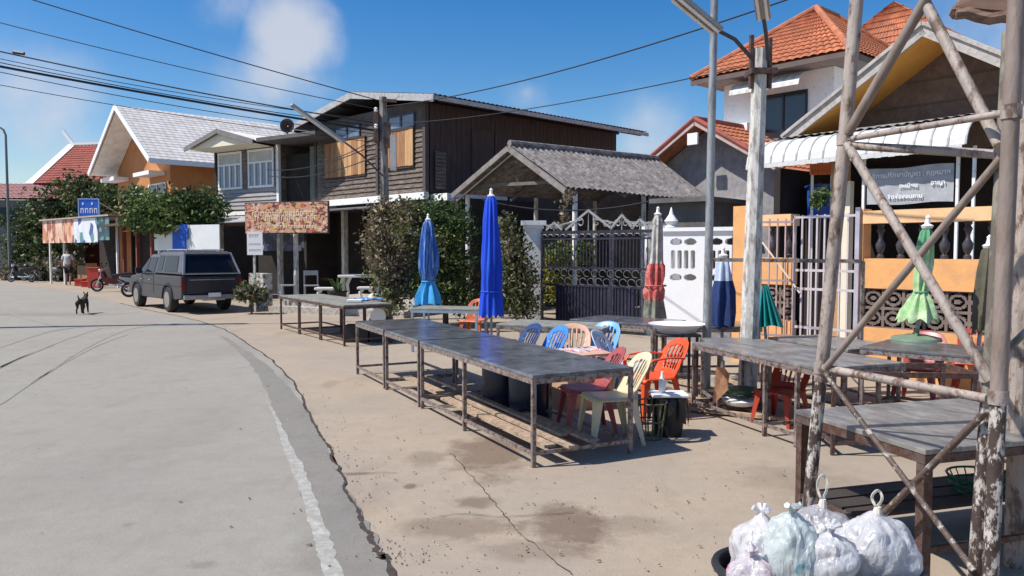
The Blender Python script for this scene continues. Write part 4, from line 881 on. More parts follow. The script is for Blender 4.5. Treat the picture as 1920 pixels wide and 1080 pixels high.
# gate pillar and the box behind it
q = gx(1000, 17.6); mb = MB(lambda p: q + Vector(p)); mb.box((-.19, -.19, 0), (.19, .19, 2.22)); mb.box((-.23, -.23, 2.22), (.23, .23, 2.30)); mb.box((-.28, -.28, 2.30), (.28, .28, 2.40)); tag(mb.build('gate_pillar', conc_white, None, origin=q), 'grey white concrete pillar with flared cap left of the black gate', 'pillar')
q = gx(1228, 15.9); mb = MB(lambda p: q + Vector(p)); mb.box((-.16, .0, 0), (.16, .3, 2.1)); mb.box((-.22, -.05, 2.1), (.22, .35, 2.25)); tag(mb.build('gate_pillar', conc_white, None, origin=q), 'white capped pillar at the right end of the black gate behind the closed patched umbrella', 'pillar')
q = gx(1258, 15.6); mb = MB(lambda p: q + Vector(p)); mb.lathe([(.1, 2.1), (.13, 2.2), (.08, 2.24), (.14, 2.32), (.05, 2.45), (.01, 2.6)], (0, 0, 0), 12); mb.box((-.15, -.15, 0), (.15, .15, 2.1)); tag(mb.build('urn_pillar', MATS['bright_white_wall'], None, origin=q, smooth=False), 'white pillar with a pointed urn finial at the left end of the white pierced wall', 'pillar')

# grey steel pole and white concrete lamp pole
pb = gx(1326, 9.3); top = Q(1341, -60, 9.3)
mb = MB(); mb.tube((pb, pb.lerp(top, .35), top), [.058, .05, .045], 12); tag(mb.build('steel_pole', mat('galvanised_steel', (.33, .34, .35), .5, .3, var=.15, scale=5, stretch=(1, 1, .3), col2=(.2, .2, .2), cover=.4), None, origin=pb, smooth=True), 'slender grey steel pole rising in front of the white pierced wall', 'pole')
def lamp_arm(root, a, b, f0, f1, nm='arm'):
    a, b, f0, f1 = map(Vector, (a, b, f0, f1)); mb = MB(); mb.tube((a, a.lerp(b, .5) + Vector((0, 0, .06)), b), .022, 8); mb.build('arm', mat('dark_arm', (.06, .06, .07), .6), root, smooth=True)
    mb = MB(); mb.beam(f0, f1, .15, .045); h_ = mb.build('lamp_housing', mat('grey_lamp_tray', (.35, .35, .36), .5, .3), root)
    mb = MB(); sd = (f1 - f0).cross(Vector((0, 0, 1))).normalized() * .04
    for s_ in (-1, 1): mb.tube((f0.lerp(f1, .05) + sd * s_ - Vector((0, 0, .04)), f0.lerp(f1, .95) + sd * s_ - Vector((0, 0, .04))), .017, 8)
    mb.build('lamp_tube', mat('white_glass_tube', (.75, .75, .74), .3, bump=0), child_o(h_, root), smooth=True)
pb = gx(1404, 9.0); pt = Q(1426, 92, 9.0); pb.x = Q(1402, 640, 9).x
lp = thing('lamp_pole', 'peeling white concrete pole carrying two fluorescent street lamps on dark arms', 'street lamp', pb)
mb = MB(); mb.tube((pb, pb.lerp(pt, .5), pt), [.115, .10, .085], 8); mb.build('pole', conc_pole, lp)
mb = MB(); mb.tube((pt - Vector((.11, .02, .45)), pt + Vector((-.11, -.02, .15))), .03, 6); mb.tube((pt + Vector((.1, -.02, -.45)), pt + Vector((.1, -.02, .12))), .03, 6); mb.box(pt + Vector((-.14, -.14, -.3)), pt + Vector((.15, .14, -.24))); mb.build('bracket', dk_steel, lp)
lamp_arm(lp, Q(1412, 112, 8.9), Q(1342, 55, 8.6), Q(1345, 57, 8.6), Q(1262, -12, 8.1))
lamp_arm(lp, Q(1440, 112, 8.9), Q(1432, 35, 8.5), Q(1432, 33, 8.5), Q(1424, -25, 7.9))
# thin frame of square tube in front of the gate
q0 = G(1340, 700); sf = thing('tube_frame', 'bare frame of thin square tube standing before the barred gate', 'frame', gx(1480, 9.4))
a0, a1 = Q(1335, 487, 9.6), Q(1615, 490, 9.0)
mb = MB(); mb.beam(a0, a1, .04, .045); mb.build('top_rail', steel, sf)
for px in (1412, 1618):
    t = (px - 1335) / 280; p = a0.lerp(a1, t); mb = MB(); mb.beam((p.x, p.y, 0), p, .035, .035, up=(0, 1, 0)); mb.build('leg', steel, sf)
mb = MB(); mb.tube((Q(1430, 455, 10.4), Q(1500, 550, 9.3)), .013, 6); tag(mb.build('bamboo_stick', mat('pale_stick', (.5, .4, .3), .7), None, origin=Q(1465, 500, 9.9)), 'thin pale stick leaning across the orange wall beside the teal umbrella', 'stick')

# concrete utility pole in front of the timber house, with its lamp
pb = gx(724, 19.2); pt = Q(718, 182, 19.2)
up = thing('utility_pole', 'leaning grey concrete utility pole in front of the timber house with a fluorescent lamp arm', 'utility pole', pb)
mb = MB(); mb.tube((pb, pt), [.14, .095], 6); mb.build('pole', pole_grey, up)
mb = MB(); zc = Q(718, 240, 19.2); mb.box(zc + Vector((-.2, -.2, -.35)), zc + Vector((-.08, 0, .35))); mb.box(zc + Vector((.1, -.22, -.5)), zc + Vector((.2, -.05, .1))); mb.beam(pt + Vector((0, -.13, -.1)), pt + Vector((.35, -.13, -.12)), .06, .07); 
mb.build('fittings', dk_steel, up)
for dz in (-.1, -.5):
    mb = MB(); mb.lathe([(.03, -.05), (.05, -.02), (.03, 0), (.05, .03), (.02, .06)], zc + Vector((-.13, -.24, dz + .5)), 8); mb.build('insulator', conc_white, up)
mb = MB(); mb.box(Q(737, 262, 19).xyz + Vector((-.06, -.1, -.75)), Q(737, 262, 19) + Vector((.08, .02, .1))); mb.build('meter_box', mat('pale_box', (.5, .48, .46), .6), up)
lamp_arm(up, Q(718, 330, 19.0), Q(640, 262, 18.3), Q(645, 266, 18.3), Q(546, 196, 17.4))
# pole just outside the frame that carries the wires and throws the long shadow over the road
po = Vector((-12.6, 17.0, 0)); u2 = thing('utility_pole', 'tall concrete utility pole across the road at the left, carrying the bundle of wires', 'utility pole', po)
mb = MB(); mb.tube((po, po + Vector((0, 0, 8.6))), [.17, .11], 6); mb.build('pole', conc_pole, u2)
mb = MB(); mb.beam(po + Vector((-.5, .1, 7.0)), po + Vector((.5, -.1, 7.0)), .08, .1); mb.beam(po + Vector((-.3, .1, 6.2)), po + Vector((.3, -.1, 6.2)), .06, .08); mb.build('cross_arm', dk_steel, u2)
def wire(p, q, sag, r, label):
    p, q = Vector(p), Vector(q); mb = MB(); mb.tube([p.lerp(q, t) - Vector((0, 0, sag * 4 * t * (1 - t))) for t in np.linspace(0, 1, 25)], r, 5); o = mb.build('overhead_wire', cable, None, origin=p, smooth=True); tag(o, label, 'wire', 'overhead wires strung between the poles'); return o
def left_end(px, py):  # where a wire crosses the photo's left side, carried on to the pole
    q = Q(px, py, 17.0); return q
def span(px0, py0, px1, py1, r, sag, label):
    a = Q(px0, py0, 17.1); b = Q(px1, py1, 19.2); d = a - b; t = (po.x - b.x) / d.x if abs(d.x) > 1e-3 else 1; wire(b + d * t, b, sag, r, label)
span(0, 92, 712, 232, .016, .10, 'black wire that starts at a dark clip, third from the top on the left')
span(0, 122, 712, 246, .028, .06, 'thickest black cable of the bundle, passing below the clipped wire')
span(0, 112, 712, 238, .010, .12, 'thin wire running just above the thickest cable')
span(0, 38, 714, 206, .010, .10, 'thin wire second from the top on the left')
span(75, 0, 716, 190, .013, .06, 'topmost wire crossing the cloud on its way to the utility pole')
span(0, 128, 712, 252, .009, .16, 'thin wire sagging just below the thickest cable')
span(0, 103, 712, 226, .008, .16, 'thin wire between the clipped wire and the thick cable')
span(0, 155, 712, 268, .008, .10, 'faint wire lowest of the left bundle')
mb = MB(); q = Q(35, 98, 17.15); mb.tube((q - Vector((.12, 0, -.01)), q + Vector((.12, 0, -.03))), .04, 6); tag(mb.build('wire_clamp', black_pl, None, origin=q), 'dark clamp on the wire near the left edge of the sky', 'clamp')
wire(Q(718, 200, 19.2), Q(1560, -30, 9.0), .22, .012, 'long wire climbing from the utility pole past the steel pole to the upper right')
wire(Q(718, 232, 19.2), Q(1425, 118, 9.0), .15, .008, 'lower wire from the utility pole to the white lamp pole')
wire(Q(722, 262, 19.2), Q(500, 318, 27), .25, .014, 'service wire from the utility pole to the grey shop house, upper of two')
wire(Q(722, 285, 19.2), Q(505, 330, 27), .25, .014, 'service wire from the utility pole to the grey shop house, lower of two')
wire(Q(905, 375, 17.5), Q(1240, 372, 17), .25, .016, 'slack cable hanging under the carport above the black gate')
wire(Q(612, 300, 22), Q(712, 252, 19.2), .1, .012, 'dark wire slanting over the plywood shutter to the utility pole')

# street lamp far left
pb = gx(18, 44); sl_ = thing('street_lamp', 'tall thin street lamp with a curved neck at the far left', 'street lamp', pb)
zt = Q(18, 240, 44).z; mb = MB(); mb.tube([pb, pb + Vector((0, 0, zt - .4)), pb + Vector((-.12, 0, zt - .1)), pb + Vector((-.5, 0, zt + .15)), pb + Vector((-1.4, 0, zt + .2))], [.09, .06, .06, .05, .05], 8); mb.build('pole', mat('grey_green_pole', (.16, .18, .17), .6), sl_, smooth=True)
mb = MB(); mb.tube([pb + Vector((-1.3, 0, zt + .2)), pb + Vector((-2.0, 0, zt + .18))], [.12, .16], 8); mb.build('lamp_head', conc_white, sl_)

# ------------------------------------------------------------------ rusty lattice tower on the right
def PD(px, py, Y): return Q(px, py, Y)
tw = thing('lattice_tower', 'leaning lattice tower of flaking white steel tubes rising past the top edge on the right', 'tower', Vector((1.9, 3.8, 0)))
A0, A1, A2, A3 = PD(1506, 1058, 4.30), PD(1541, 690, 4.28), PD(1584, 262, 4.26), PD(1612, -70, 4.22)
C0, C1, C2, C3 = PD(1820, 1180, 3.40), PD(1853, 745, 3.46), PD(1880, 290, 3.52), PD(1893, 60, 3.54)
A0.z = 0; C0.z = 0
def leg(pts, r, m, n='leg'): mb = MB(); mb.tube(pts, r, 12); return mb.build(n, m, tw, smooth=True)
AM = A0.lerp(A1, .93)
leg((A0, AM), .034, tower_low); leg((AM, A1, A2, A3), .036, tower_m)
leg((C0, C1), .032, tower_low); leg((C1, C2, C3), .030, tower_g)
D0, D1, D2, D3 = PD(1852, 1180, 3.27), PD(1872, 745, 3.3), PD(1896, 210, 3.32), PD(1910, -80, 3.32); D0.z = 0
leg((D0, D1), .033, tower_low); leg((D1, D2, D3), .034, pink_pole)
leg((A2, D2), .016, tower_m, 'brace'); leg((A2 + Vector((0, 0, -.03)), C2), .022, tower_m, 'brace')
leg((PD(1545, 690, 4.24), PD(1852, 748, 3.42)), .022, tower_m, 'brace')
leg((PD(1548, 690, 4.20), PD(1886, 285, 3.46)), .018, pink_pole, 'brace'); leg((PD(1588, 270, 4.2), PD(1858, 715, 3.40)), .024, tower_m, 'brace')
leg((PD(1547, 700, 4.18), PD(1826, 1070, 3.34)), .014, tower_dark, 'brace'); leg((PD(1645, 975, 3.95), PD(1852, 768, 3.38)), .017, tower_dark, 'brace')
leg((PD(1590, 250, 4.22), PD(1742, -12, 3.85)), .026, pink_pole, 'brace'); leg((PD(1735, 5, 3.88), PD(1874, 272, 3.45)), .026, tower_m, 'brace')
leg((PD(1862, 680, 3.36), PD(1990, 560, 3.3)), .016, tower_g, 'brace')
for p, r in ((A1, .043), (A2, .043), (C1 + Vector((0, 0, .1)), .039), (C2, .038), (D2, .041), (D1, .040)): mb = MB(); mb.tube((p - Vector((0, 0, .03)), p + Vector((0, 0, .03))), r, 12); mb.build('weld_collar', tower_m, tw, smooth=True)
bx(lambda p: Vector(p), 'foot_plate', dk_steel, tw, (A0 + Vector((-.08, -.08, .0)), A0 + Vector((.08, .08, .012))))
# roof of a stall above
sr = thing('stall_roof', 'edge of a dark weathered wooden roof poking in at the top right corner', 'roof', PD(1900, 300, 3.6).xyz * Vector((1, 1, 0)) if False else Vector((PD(1900, 300, 3.6).x, 3.6, 0)))
a, b, c, d_ = PD(1792, 12, 3.7), PD(2350, 60, 3.3), PD(2500, -260, 4.4), PD(1842, -60, 4.6)
mb = MB(); mb.slab((a, b, c, d_), .03); mb.build('deck', mat('dark_eave', (.13, .075, .05), .9, var=.3, scale=6), sr)
mb = MB(); mb.tube([a.lerp(b, t) - Vector((0, 0, .035 - .01 * math.sin(t * 40))) for t in np.linspace(0, 1, 24)], .028, 6); mb.tube([a.lerp(d_, t) - Vector((0, 0, .035 - .01 * math.sin(t * 40))) for t in np.linspace(0, 1, 24)], .028, 6); mb.build('edge_board', wood_old, sr, smooth=True)
q = PD(2040, 300, 3.5); mb = MB(); mb.tube(((q.x, q.y, 0), (q.x, q.y, (a.lerp(b, .45)).z - .05)), .05, 8); mb.build('post', wood_old, sr)
mb = MB(); q = PD(1932, 100, 4.2); mb.tube(((q.x, q.y, 0), (q.x, q.y, PD(1932, 0, 4.2).z)), .05, 10); mb.build('post', tower_m, sr)

# ------------------------------------------------------------------ tables
def table(label, o, ang, Lx, Dy, legs, m, group='market tables set out in rows', h=.75, rails=True, rail_h=.11, lm=None, tw_=.03, top=True, over=0):
    t = thing('market_table', label, 'table', o, ang, group, local=True); lm = lm or steel
    if top:
        mb = MB(); mb.box((-over, -over, h - .028), (Lx + over, Dy + over, h)); mb.build('table_top', m, t, origin=(0, 0, 0), bevel=.004)
    mb = MB()
    for y in (0, Dy - tw_): mb.box((0, y, h - .075), (Lx, y + tw_, h - .030))
    for x in (0, Lx - tw_): mb.box((x, tw_, h - .075), (x + tw_, Dy - tw_, h - .030))
    mb.build('apron', lm, t, origin=(0, 0, 0))
    for x in legs:
        for y in (0.002, Dy - tw_ - .006):
            mb = MB(); mb.box((x - tw_ / 2 + .003, y - .003, 0), (x + tw_ / 2 + .003, y + tw_ + .003, h - .032)); mb.build('leg', lm, t, origin=(0, 0, 0))
    if rails:
        mb = MB()
        for y in (0, Dy - tw_): 
            for a, b in zip(legs[:-1], legs[1:]): mb.box((a + tw_ / 2 + .004, y + .004, rail_h - .015), (b - tw_ / 2, y + tw_ - .004, rail_h + .015))
        for x in legs: mb.box((x - .012, tw_ + .006, rail_h - .013), (x + .012, Dy - tw_ - .008, rail_h + .017))
        mb.build('lower_rail', lm, t, origin=(0, 0, 0))
    return t
A = G(998, 878); d = Vector((-.449, .893, 0)).normalized(); ang = math.atan2(d.y, d.x); 
# local y must point to the right of d: use mirrored frame by starting at the near right corner
def row_table(label, near, d, t0, t1, W, legs, m, **k):
    # near: near-left corner; d: direction away; table extends W to the right of d
    e = Vector((d.y, -d.x, 0)); o = near + e * W + d * t0; return table(label, o, math.atan2(d.y, d.x), t1 - t0, W, legs, m, **k)
tA = row_table('nearest long dark metal table with planks on its lower rails', A, d, 0, 2.62, .98, [.015, 1.42, 2.60], tabletop)
row_table('middle table of the front row, butted to the far end of the long planked table', A, d, 2.68, 3.90, .98, [.015, 1.20], tabletop)
row_table('farthest table of the front row, its free corner toward the shrub', A, d, 3.96, 5.26, .98, [.015, 1.27], tabletop)
e = Vector((d.y, -d.x, 0)); random.seed(11)
for k, (yy, x0, ln, wd) in enumerate(((.20, .06, 2.3, .11), (.36, -.05, 2.45, .09), (.50, .35, 2.2, .07), (.62, .05, 1.2, .10), (.28, 2.72, 1.15, .11), (.55, 2.8, 1.1, .1))):
    p = A + d * x0 + e * yy; mb = MB(); mb.beam(p + Vector((0, 0, .142)), p + d * ln + e * random.uniform(-.05, .05) + Vector((0, 0, .142)), wd, .025)
    lab = ['broad plank nearest the road on the rails under the long table', 'second plank from the road under the long table', 'narrow third plank under the long table', 'short plank farthest from the road under the long table', 'plank nearest the road under the middle front table', 'plank farther from the road under the middle front table'][k]
    tag(mb.build('plank', mat('pale_timber_plank', (.42, .31, .22), .85, var=.25, scale=8, col2=(.25, .17, .12), cover=.4, bump=.3), None, origin=p), lab, 'plank', 'planks lying on the lower table rails')
# second row, farther left
A2_ = G(645, 650); d2 = (G(525, 617) - A2_).normalized(); L2 = (G(525, 617) - A2_).length
for k, lab in enumerate(('dusty grey-green table nearest the camera in the left row', 'dusty grey-green table in the middle of the left row', 'dusty grey-green table at the far end of the left row by the terrace')):
    row_table(lab, A2_, d2, L2 / 3 * k + .01, L2 / 3 * (k + 1) - .01, .95, [.02, L2 / 3 - .04], tabletop_g, lm=dk_steel)
# third row on the right
A3_ = Q(1297, 642, 8.33); A3_.z = 0; e3 = Q(1530, 690, 6.53); e3.z = 0; d3 = (e3 - A3_).normalized(); 
table('scuffed metal table right of the orange chair, near edge toward the open ground', A3_, math.atan2(d3.y, d3.x), 1.95, .95, [.02, 1.22, 1.66], tabletop_w)
# front right table
B0 = Q(1735, 850, 3.82); B0.z = 0; B1 = Q(1490, 775, 4.8); B1.z = 0; dB = (B1 - B0).normalized()
row_table('big scuffed table at the lower right behind the garbage bags', B0, dB, 0, 1.02, 2.1, [.03, .98], tabletop_w, lm=dk_steel, tw_=.05, rail_h=.22)
# tables behind
def table_px(label, l, r, dep, m, zz=.75, **k):
    a = Q(l[0], l[1], 10); t = (zz - H) / (a.z - H); a = Vector((a.x * t, a.y * t, 0)); b = Q(r[0], r[1], 10); t = (zz - H) / (b.z - H); b = Vector((b.x * t, b.y * t, 0)); dd = (b - a); Lx = dd.length
    return table(label, a, math.atan2(dd.y, dd.x), Lx, dep, k.pop('legs', [.02, Lx - .05]), m, h=zz, **k)
table_px('low dusty table behind the blue umbrella and blue chairs', (930, 607), (1130, 616), .8, tabletop_g, zz=.735)
table_px('grey metal table in front of the black gate behind the blue chairs', (1068, 598), (1228, 609), .9, tabletop)
table_px('small table with pale blue legs between the light blue and the royal blue umbrellas', (770, 578), (898, 580), .7, tabletop_g, lm=mat('pale_blue_steel', (.25, .35, .42), .5, .2), tw_=.035)
table_px('long table in front of the white pierced wall', (1245, 613), (1430, 612), .7, tabletop, zz=.74)
table_px('table beneath the leaning teal umbrella', (1440, 632), (1590, 655), .8, tabletop_w, zz=.715)
table_px('grey table in front of the orange wall where the green umbrella stands', (1612, 650), (1880, 672), .9, tabletop)
table_px('bare dark table frame between the lattice tower and the orange wall', (1560, 690), (1840, 694), .6, tabletop, top=False, lm=dk_steel)
table_px('dark table close to the right edge beyond the tower legs', (1868, 740), (2050, 752), .8, mat('maroon_table_cover', (.10, .04, .045), .6))
table_px('table behind the scuffed table, under the tube frame', (1345, 648), (1440, 648), .75, tabletop_w, zz=.728)

# ------------------------------------------------------------------ plastic chairs
def make_chair(m, arms=False):
    c = thing('plastic_chair', 'x', 'chair', (0, 0, 0), 0, None, local=True)
    mb = MB(); n_ = 8                                        # seat faces +x
    for i in range(n_):
        for j in range(n_):
            def sp(i, j):
                u = i / n_; v = j / n_ * 2 - 1; wd = .21 + .02 * u; x = -.20 + .42 * u; return (x, v * wd, .43 - .018 * math.sin(u * PI) * (1 - v * v) - (.03 if i == n_ else 0) - (.02 if abs(v) == 1 else 0))
            mb.face((sp(i, j), sp(i + 1, j), sp(i + 1, j + 1), sp(i, j + 1)))
    s_ = mb.build('seat', m, c, origin=(0, 0, 0), solid=.012, smooth=True)
    mb = MB(); nu, nv = 44, 22
    def bk(u, v):       # v 0..1 up, u -1..1
        wd = .205 + .02 * math.sin(v * PI) - .10 * max(0, v - .72) ** 1.5 * 3; x = -.19 - .15 * v - .05 * v * v + .045 * u * u; return (x, u * wd, .42 + .385 * v - .035 * u * u * v)
    for i in range(nu):
        for j in range(nv):
            u = (i + .5) / nu * 2 - 1; v = (j + .5) / nv
            uu = u / (.62 + .32 * v); sl = .16 < v < .82 - .12 * uu * uu and abs(uu) < .84 and (uu * 3.0 + .5) % 1 > .30 and (uu * 3.0 + .5) % 1 < 1.0
            if sl: continue
            mb.face((bk(i / nu * 2 - 1, j / nv), bk((i + 1) / nu * 2 - 1, j / nv), bk((i + 1) / nu * 2 - 1, (j + 1) / nv), bk(i / nu * 2 - 1, (j + 1) / nv)))
    mb.build('backrest', m, c, origin=(0, 0, 0), solid=.012, smooth=True)
    for sx, sy in ((1, 1), (1, -1), (-1, 1), (-1, -1)):
        mb = MB(); tp = Vector((.19 * sx, .19 * sy, .425)); bt = Vector((.235 * sx - (.03 if sx < 0 else 0), .235 * sy, 0)); L_ = 6
        for k in range(L_):
            a, b = tp.lerp(bt, k / L_), tp.lerp(bt, (k + 1) / L_); wa = .075 - .045 * (k / L_); wb = .075 - .045 * ((k + 1) / L_)
            mb.face((a, a - Vector((wa * sx, 0, 0)), b - Vector((wb * sx, 0, 0)), b)); mb.face((a, a - Vector((0, wa * sy, 0)), b - Vector((0, wb * sy, 0)), b))
        mb.build('leg', m, c, origin=(0, 0, 0), solid=.008)
    if arms:
        for sy in (-1, 1):
            mb = MB(); pts = [Vector((-.26, .215 * sy, .62)), Vector((-.05, .25 * sy, .64)), Vector((.14, .25 * sy, .62)), Vector((.19, .245 * sy, .56)), Vector((.19, .23 * sy, .43))]
            for a, b in zip(pts[:-1], pts[1:]): mb.beam(a, b, .045, .016)
            mb.build('armrest', m, c, origin=(0, 0, 0), bevel=.005)
    return c
def plas(name, c): return mat(name, c, .38, var=.1, bump=.04, scale=6, spec=.45)
base_m = plas('cream_plastic', (.68, .58, .38)); ch0 = make_chair(base_m); ch1 = make_chair(plas('orange_plastic', (.72, .085, .02)), arms=True)
cols = {'cream': base_m, 'pink': plas('faded_pink_plastic', (.62, .20, .20)), 'maroon': plas('maroon_plastic', (.36, .085, .085)), 'blue': plas('blue_plastic', (.05, .22, .62)), 'light': plas('light_blue_plastic', (.14, .38, .72)), 'pale': plas('bluish_white_plastic', (.45, .55, .68)), 'red': plas('dull_red_plastic', (.40, .05, .03)), 'navy': plas('navy_plastic', (.02, .05, .16)), 'peach': plas('peach_plastic', (.62, .36, .24)), 'brick': plas('brick_orange_plastic', (.5, .12, .05))}
GR = 'plastic chairs among the tables'
def place_chair(col, p, rz, label, first=False):
    if first: c = ch0; c.location = p; c.rotation_euler = (0, 0, rz); c['label'] = label
    else: c = dup(ch0, p, rz, label, {base_m: cols[col]})
    c['group'] = GR; return c
def gp(px, Y): q = gx(px, Y); return Vector((q.x, q.y, 0))
aw = math.atan2(-e.y, -e.x)     # facing the front table
place_chair('cream', gp(1143, 7.0), PI + .22, 'cream slatted-back chair tucked under the near right corner of the long planked table', True)
place_chair('maroon', gp(1098, 7.40), PI + .15, 'faded maroon chair pushed under the long planked table beside the cream chair')
ch1.location = gp(1224, 8.1); ch1.rotation_euler = (0, 0, PI + .35); ch1['label'] = 'bright orange armchair with slotted back standing between the table rows'; ch1['group'] = GR
place_chair('blue', gp(1008, 9.4), PI + .5, 'royal blue chair with looped back behind the middle of the front tables')
place_chair('light', gp(1115, 9.9), PI + .9, 'light blue slatted chair in front of the grey table by the black gate')
place_chair('pale', gp(1172, 8.9), aw + 2.2, 'bluish white chair with wide arched back behind the faded maroon chair')
place_chair('peach', gp(1072, 9.5), PI + 1.4, 'peach coloured chair between the royal blue and the light blue chairs')
place_chair('red', gp(1468, 7.75), -2.4, 'dull red low chair seen under the scuffed table right of the orange chair').scale = (.9, .9, .8)
place_chair('brick', gp(888, 14.6), -1.9, 'brick orange chair half hidden behind the royal blue umbrella')
place_chair('navy', gp(958, 9.7), aw, 'navy chair in the shade behind the front tables, left of the royal blue chair')
place_chair('red', gp(1835, 9.15), -2.2, 'red chair against the orange wall beside the tower leg')
place_chair('maroon', gp(1728, 8.7), -2.3, 'dark maroon chair below the green umbrella by the orange wall')
# stuff under and on the tables
navy_d = mat('navy_drum_plastic', (.012, .02, .045), .35, bump=.05)
for px, Y, hh, lab in ((940, 8.35, .62, 'tall dark navy plastic drum under the front tables'), (992, 7.9, .55, 'shorter dark navy drum beside the tall one under the long table')):
    q = gp(px, Y); dr = thing('plastic_drum', lab, 'drum', q, 0, 'dark drums under the front tables'); mb = MB(lambda p: q + Vector(p)); mb.lathe([(.17, 0), (.2, .05), (.21, hh * .5), (.215, hh - .05), (.19, hh)], (0, 0, 0), 20); mb.build('body', navy_d, dr, smooth=True)
    mb = MB(lambda p: q + Vector(p)); mb.torus((0, 0, hh - .04), .215, .014, 'z', 20, 6); mb.build('rim', navy_d, dr, smooth=True)
# cloth-covered box with patterned cloth
q = gp(1090, 8.6); ang = .9; cb = thing('covered_crate', 'crate draped in peach and patterned cloth among the blue chairs', 'crate', q, .5, local=True)
mb = MB(); mb.box((-.3, -.2, 0), (.3, .2, .6)); mb.build('box', mat('peach_cardboard', (.55, .33, .22), .8), cb, origin=(0, 0, 0))
mb = MB(); 
for i in range(14):
    for j in range(6):
        def cp_(i, j): return (-.33 + .66 * i / 14, -.23 - .02 * math.sin(i * 1.7) * (j > 0), .62 - .05 * j + .01 * math.sin(i)) if j else (-.33 + .66 * i / 14, .22, .63)
        mb.face((cp_(i, j), cp_(i + 1, j), cp_(i + 1, j + 1), cp_(i, j + 1)))
mb.build('cloth', print_mat('floral_print', [(.6, .25, .25), (.7, .68, .66), (.1, .06, .08), (.7, .45, .35), (.55, .5, .5)], 22), cb, origin=(0, 0, 0), smooth=True)
# black bucket with white tray and bottle
q = gp(1256, 7.25); bk = thing('black_bucket', 'black bucket wrapped in a torn bag standing beside the orange chair', 'bucket', q)
mb = MB(lambda p: q + Vector(p)); mb.lathe([(.125, 0), (.14, .1), (.155, .30), (.16, .34), (.165, .345), (.165, .36)], (0, 0, 0), 20); mb.build('body', black_pl, bk, smooth=True)
mb = MB(lambda p: q + Vector(p)); 
for k in range(10):
    t = k * .63; r = .175; mb.face(((r * math.cos(t), r * math.sin(t), .37), (r * math.cos(t + .5), r * math.sin(t + .5), .37), ((r + .03) * math.cos(t + .4), (r + .03) * math.sin(t + .4), .20 + .08 * math.sin(k * 2.1)), ((r + .015) * math.cos(t + .1), (r + .015) * math.sin(t + .1), .16 + .06 * math.cos(k))))
mb.build('torn_bag', mat('black_film', (.012, .012, .014), .25), bk)
mb = MB(lambda p: q + Vector(p)); mb.box((-.17, -.13, .372), (.17, .13, .40)); tr = tag(mb.build('tray', white_p, None, origin=q + Vector((0, 0, .37)), bevel=.008), 'flat white tray lying on the black bucket', 'tray')
mb = MB(lambda p: q + Vector(p)); mb.lathe([(.03, .402), (.035, .42), (.035, .52), (.014, .56), (.014, .6)], (-.06, 0, 0), 12); tag(mb.build('bottle', white_p, None, origin=q + Vector((-.06, 0, .4)), smooth=True), 'small white bottle standing on the white tray', 'bottle')
q = gp(1222, 7.1); mb = MB(lambda p: q + Vector(p))
for k in range(12):
    t = k * PI / 6; mb.tube(((.10 * math.cos(t), .10 * math.sin(t), .0), (.15 * math.cos(t), .15 * math.sin(t), .34)), .008, 5)
for z, r in ((.01, .1), (.17, .125), (.34, .15)): mb.torus((0, 0, z), r, .009, 'z', 20, 5)
tag(mb.build('wire_basket', mat('olive_wire', (.12, .12, .07), .6), None, origin=q, smooth=True), 'narrow open wire basket squeezed between cream chair and black bucket', 'basket')
# white basin on the table in front of the white wall
q = Q(1275, 640, 9.0); zb = .76; q = Vector((q.x, 9.2, zb)); mb = MB(lambda p: q + Vector(p)); mb.lathe([(.02, .0), (.2, .0), (.27, .07), (.33, .10), (.335, .11), (.26, .075), (.19, .02), (.01, .015)], (0, 0, 0), 28); tag(mb.build('white_basin', white_p, None, origin=q, smooth=True), 'wide shallow white basin on a small stand behind the orange chair', 'basin')
q2 = Vector((q.x, q.y, 0)); mb = MB(lambda p: q2 + Vector(p))
for sx in (-1, 1):
    for sy in (-1, 1): mb.beam((sx * .2, sy * .2, 0), (sx * .2, sy * .2, .73), .03, .03, up=(0, 1, 0))
mb.box((-.24, -.24, .73), (.24, .24, .757)); tag(mb.build('basin_stand', dk_steel, None, origin=q2), 'small dark metal stand carrying the white basin', 'stand')
# clutter under the right table
q = gp(1352, 8.05); mb = MB(lambda p: q + Vector(p)); mb.face(((-.07, 0, .12), (.10, .02, .28), (.07, .05, .50), (-.02, .05, .52))); mb.face(((-.02, .05, .52), (.07, .05, .5), (.14, .12, .42), (.10, .1, .25))); tag(mb.build('striped_cloth', mat('peach_striped_cloth', (.62, .32, .18), .85, var=.4, scale=14, stretch=(6, 1, 1)), None, origin=q, solid=.01), 'peach striped cloth hanging from the rail of the scuffed table', 'cloth')
q = gp(1392, 8.2); 
for k, (dx, dy, z, m_, lab) in enumerate(((0, 0, .12, white_p, 'white foam tray on the ground under the scuffed table'), (.03, .12, .22, mat('dark_green_lid', (.02, .08, .04), .5), 'dark green lid leaning over the white foam tray'))):
    mb = MB(lambda p: q + Vector(p)); mb.lathe([(.01, z - .02), (.16, z - .02), (.19, z + .02), (.19, z + .03), (.01, z + .03)], (dx, dy, 0), 18); tag(mb.build('tray', m_, None, origin=q + Vector((dx, dy, z)), smooth=True), lab, 'tray')
q = gp(1395, 8.3); mb = MB(lambda p: q + Vector(p)); mb.box((-.25, -.1, 0), (.25, .3, .09)); tag(mb.build('low_crate', wood_old, None, origin=q), 'low wooden crate beneath the green lid', 'crate')
OFF = ['dark timber length on the ground nearest the orange chair', 'pale timber length crossing behind the peach striped cloth', 'dark timber under the left half of the scuffed table', 'pale timber beside the wooden crate with the green lid', 'dark timber lying below the dull red chair', 'pale timber between the tube frame and the scuffed table', 'dark timber under the table beneath the teal umbrella', 'pale timber farthest back toward the barred gate', 'dark timber lying on top of the loose lengths']
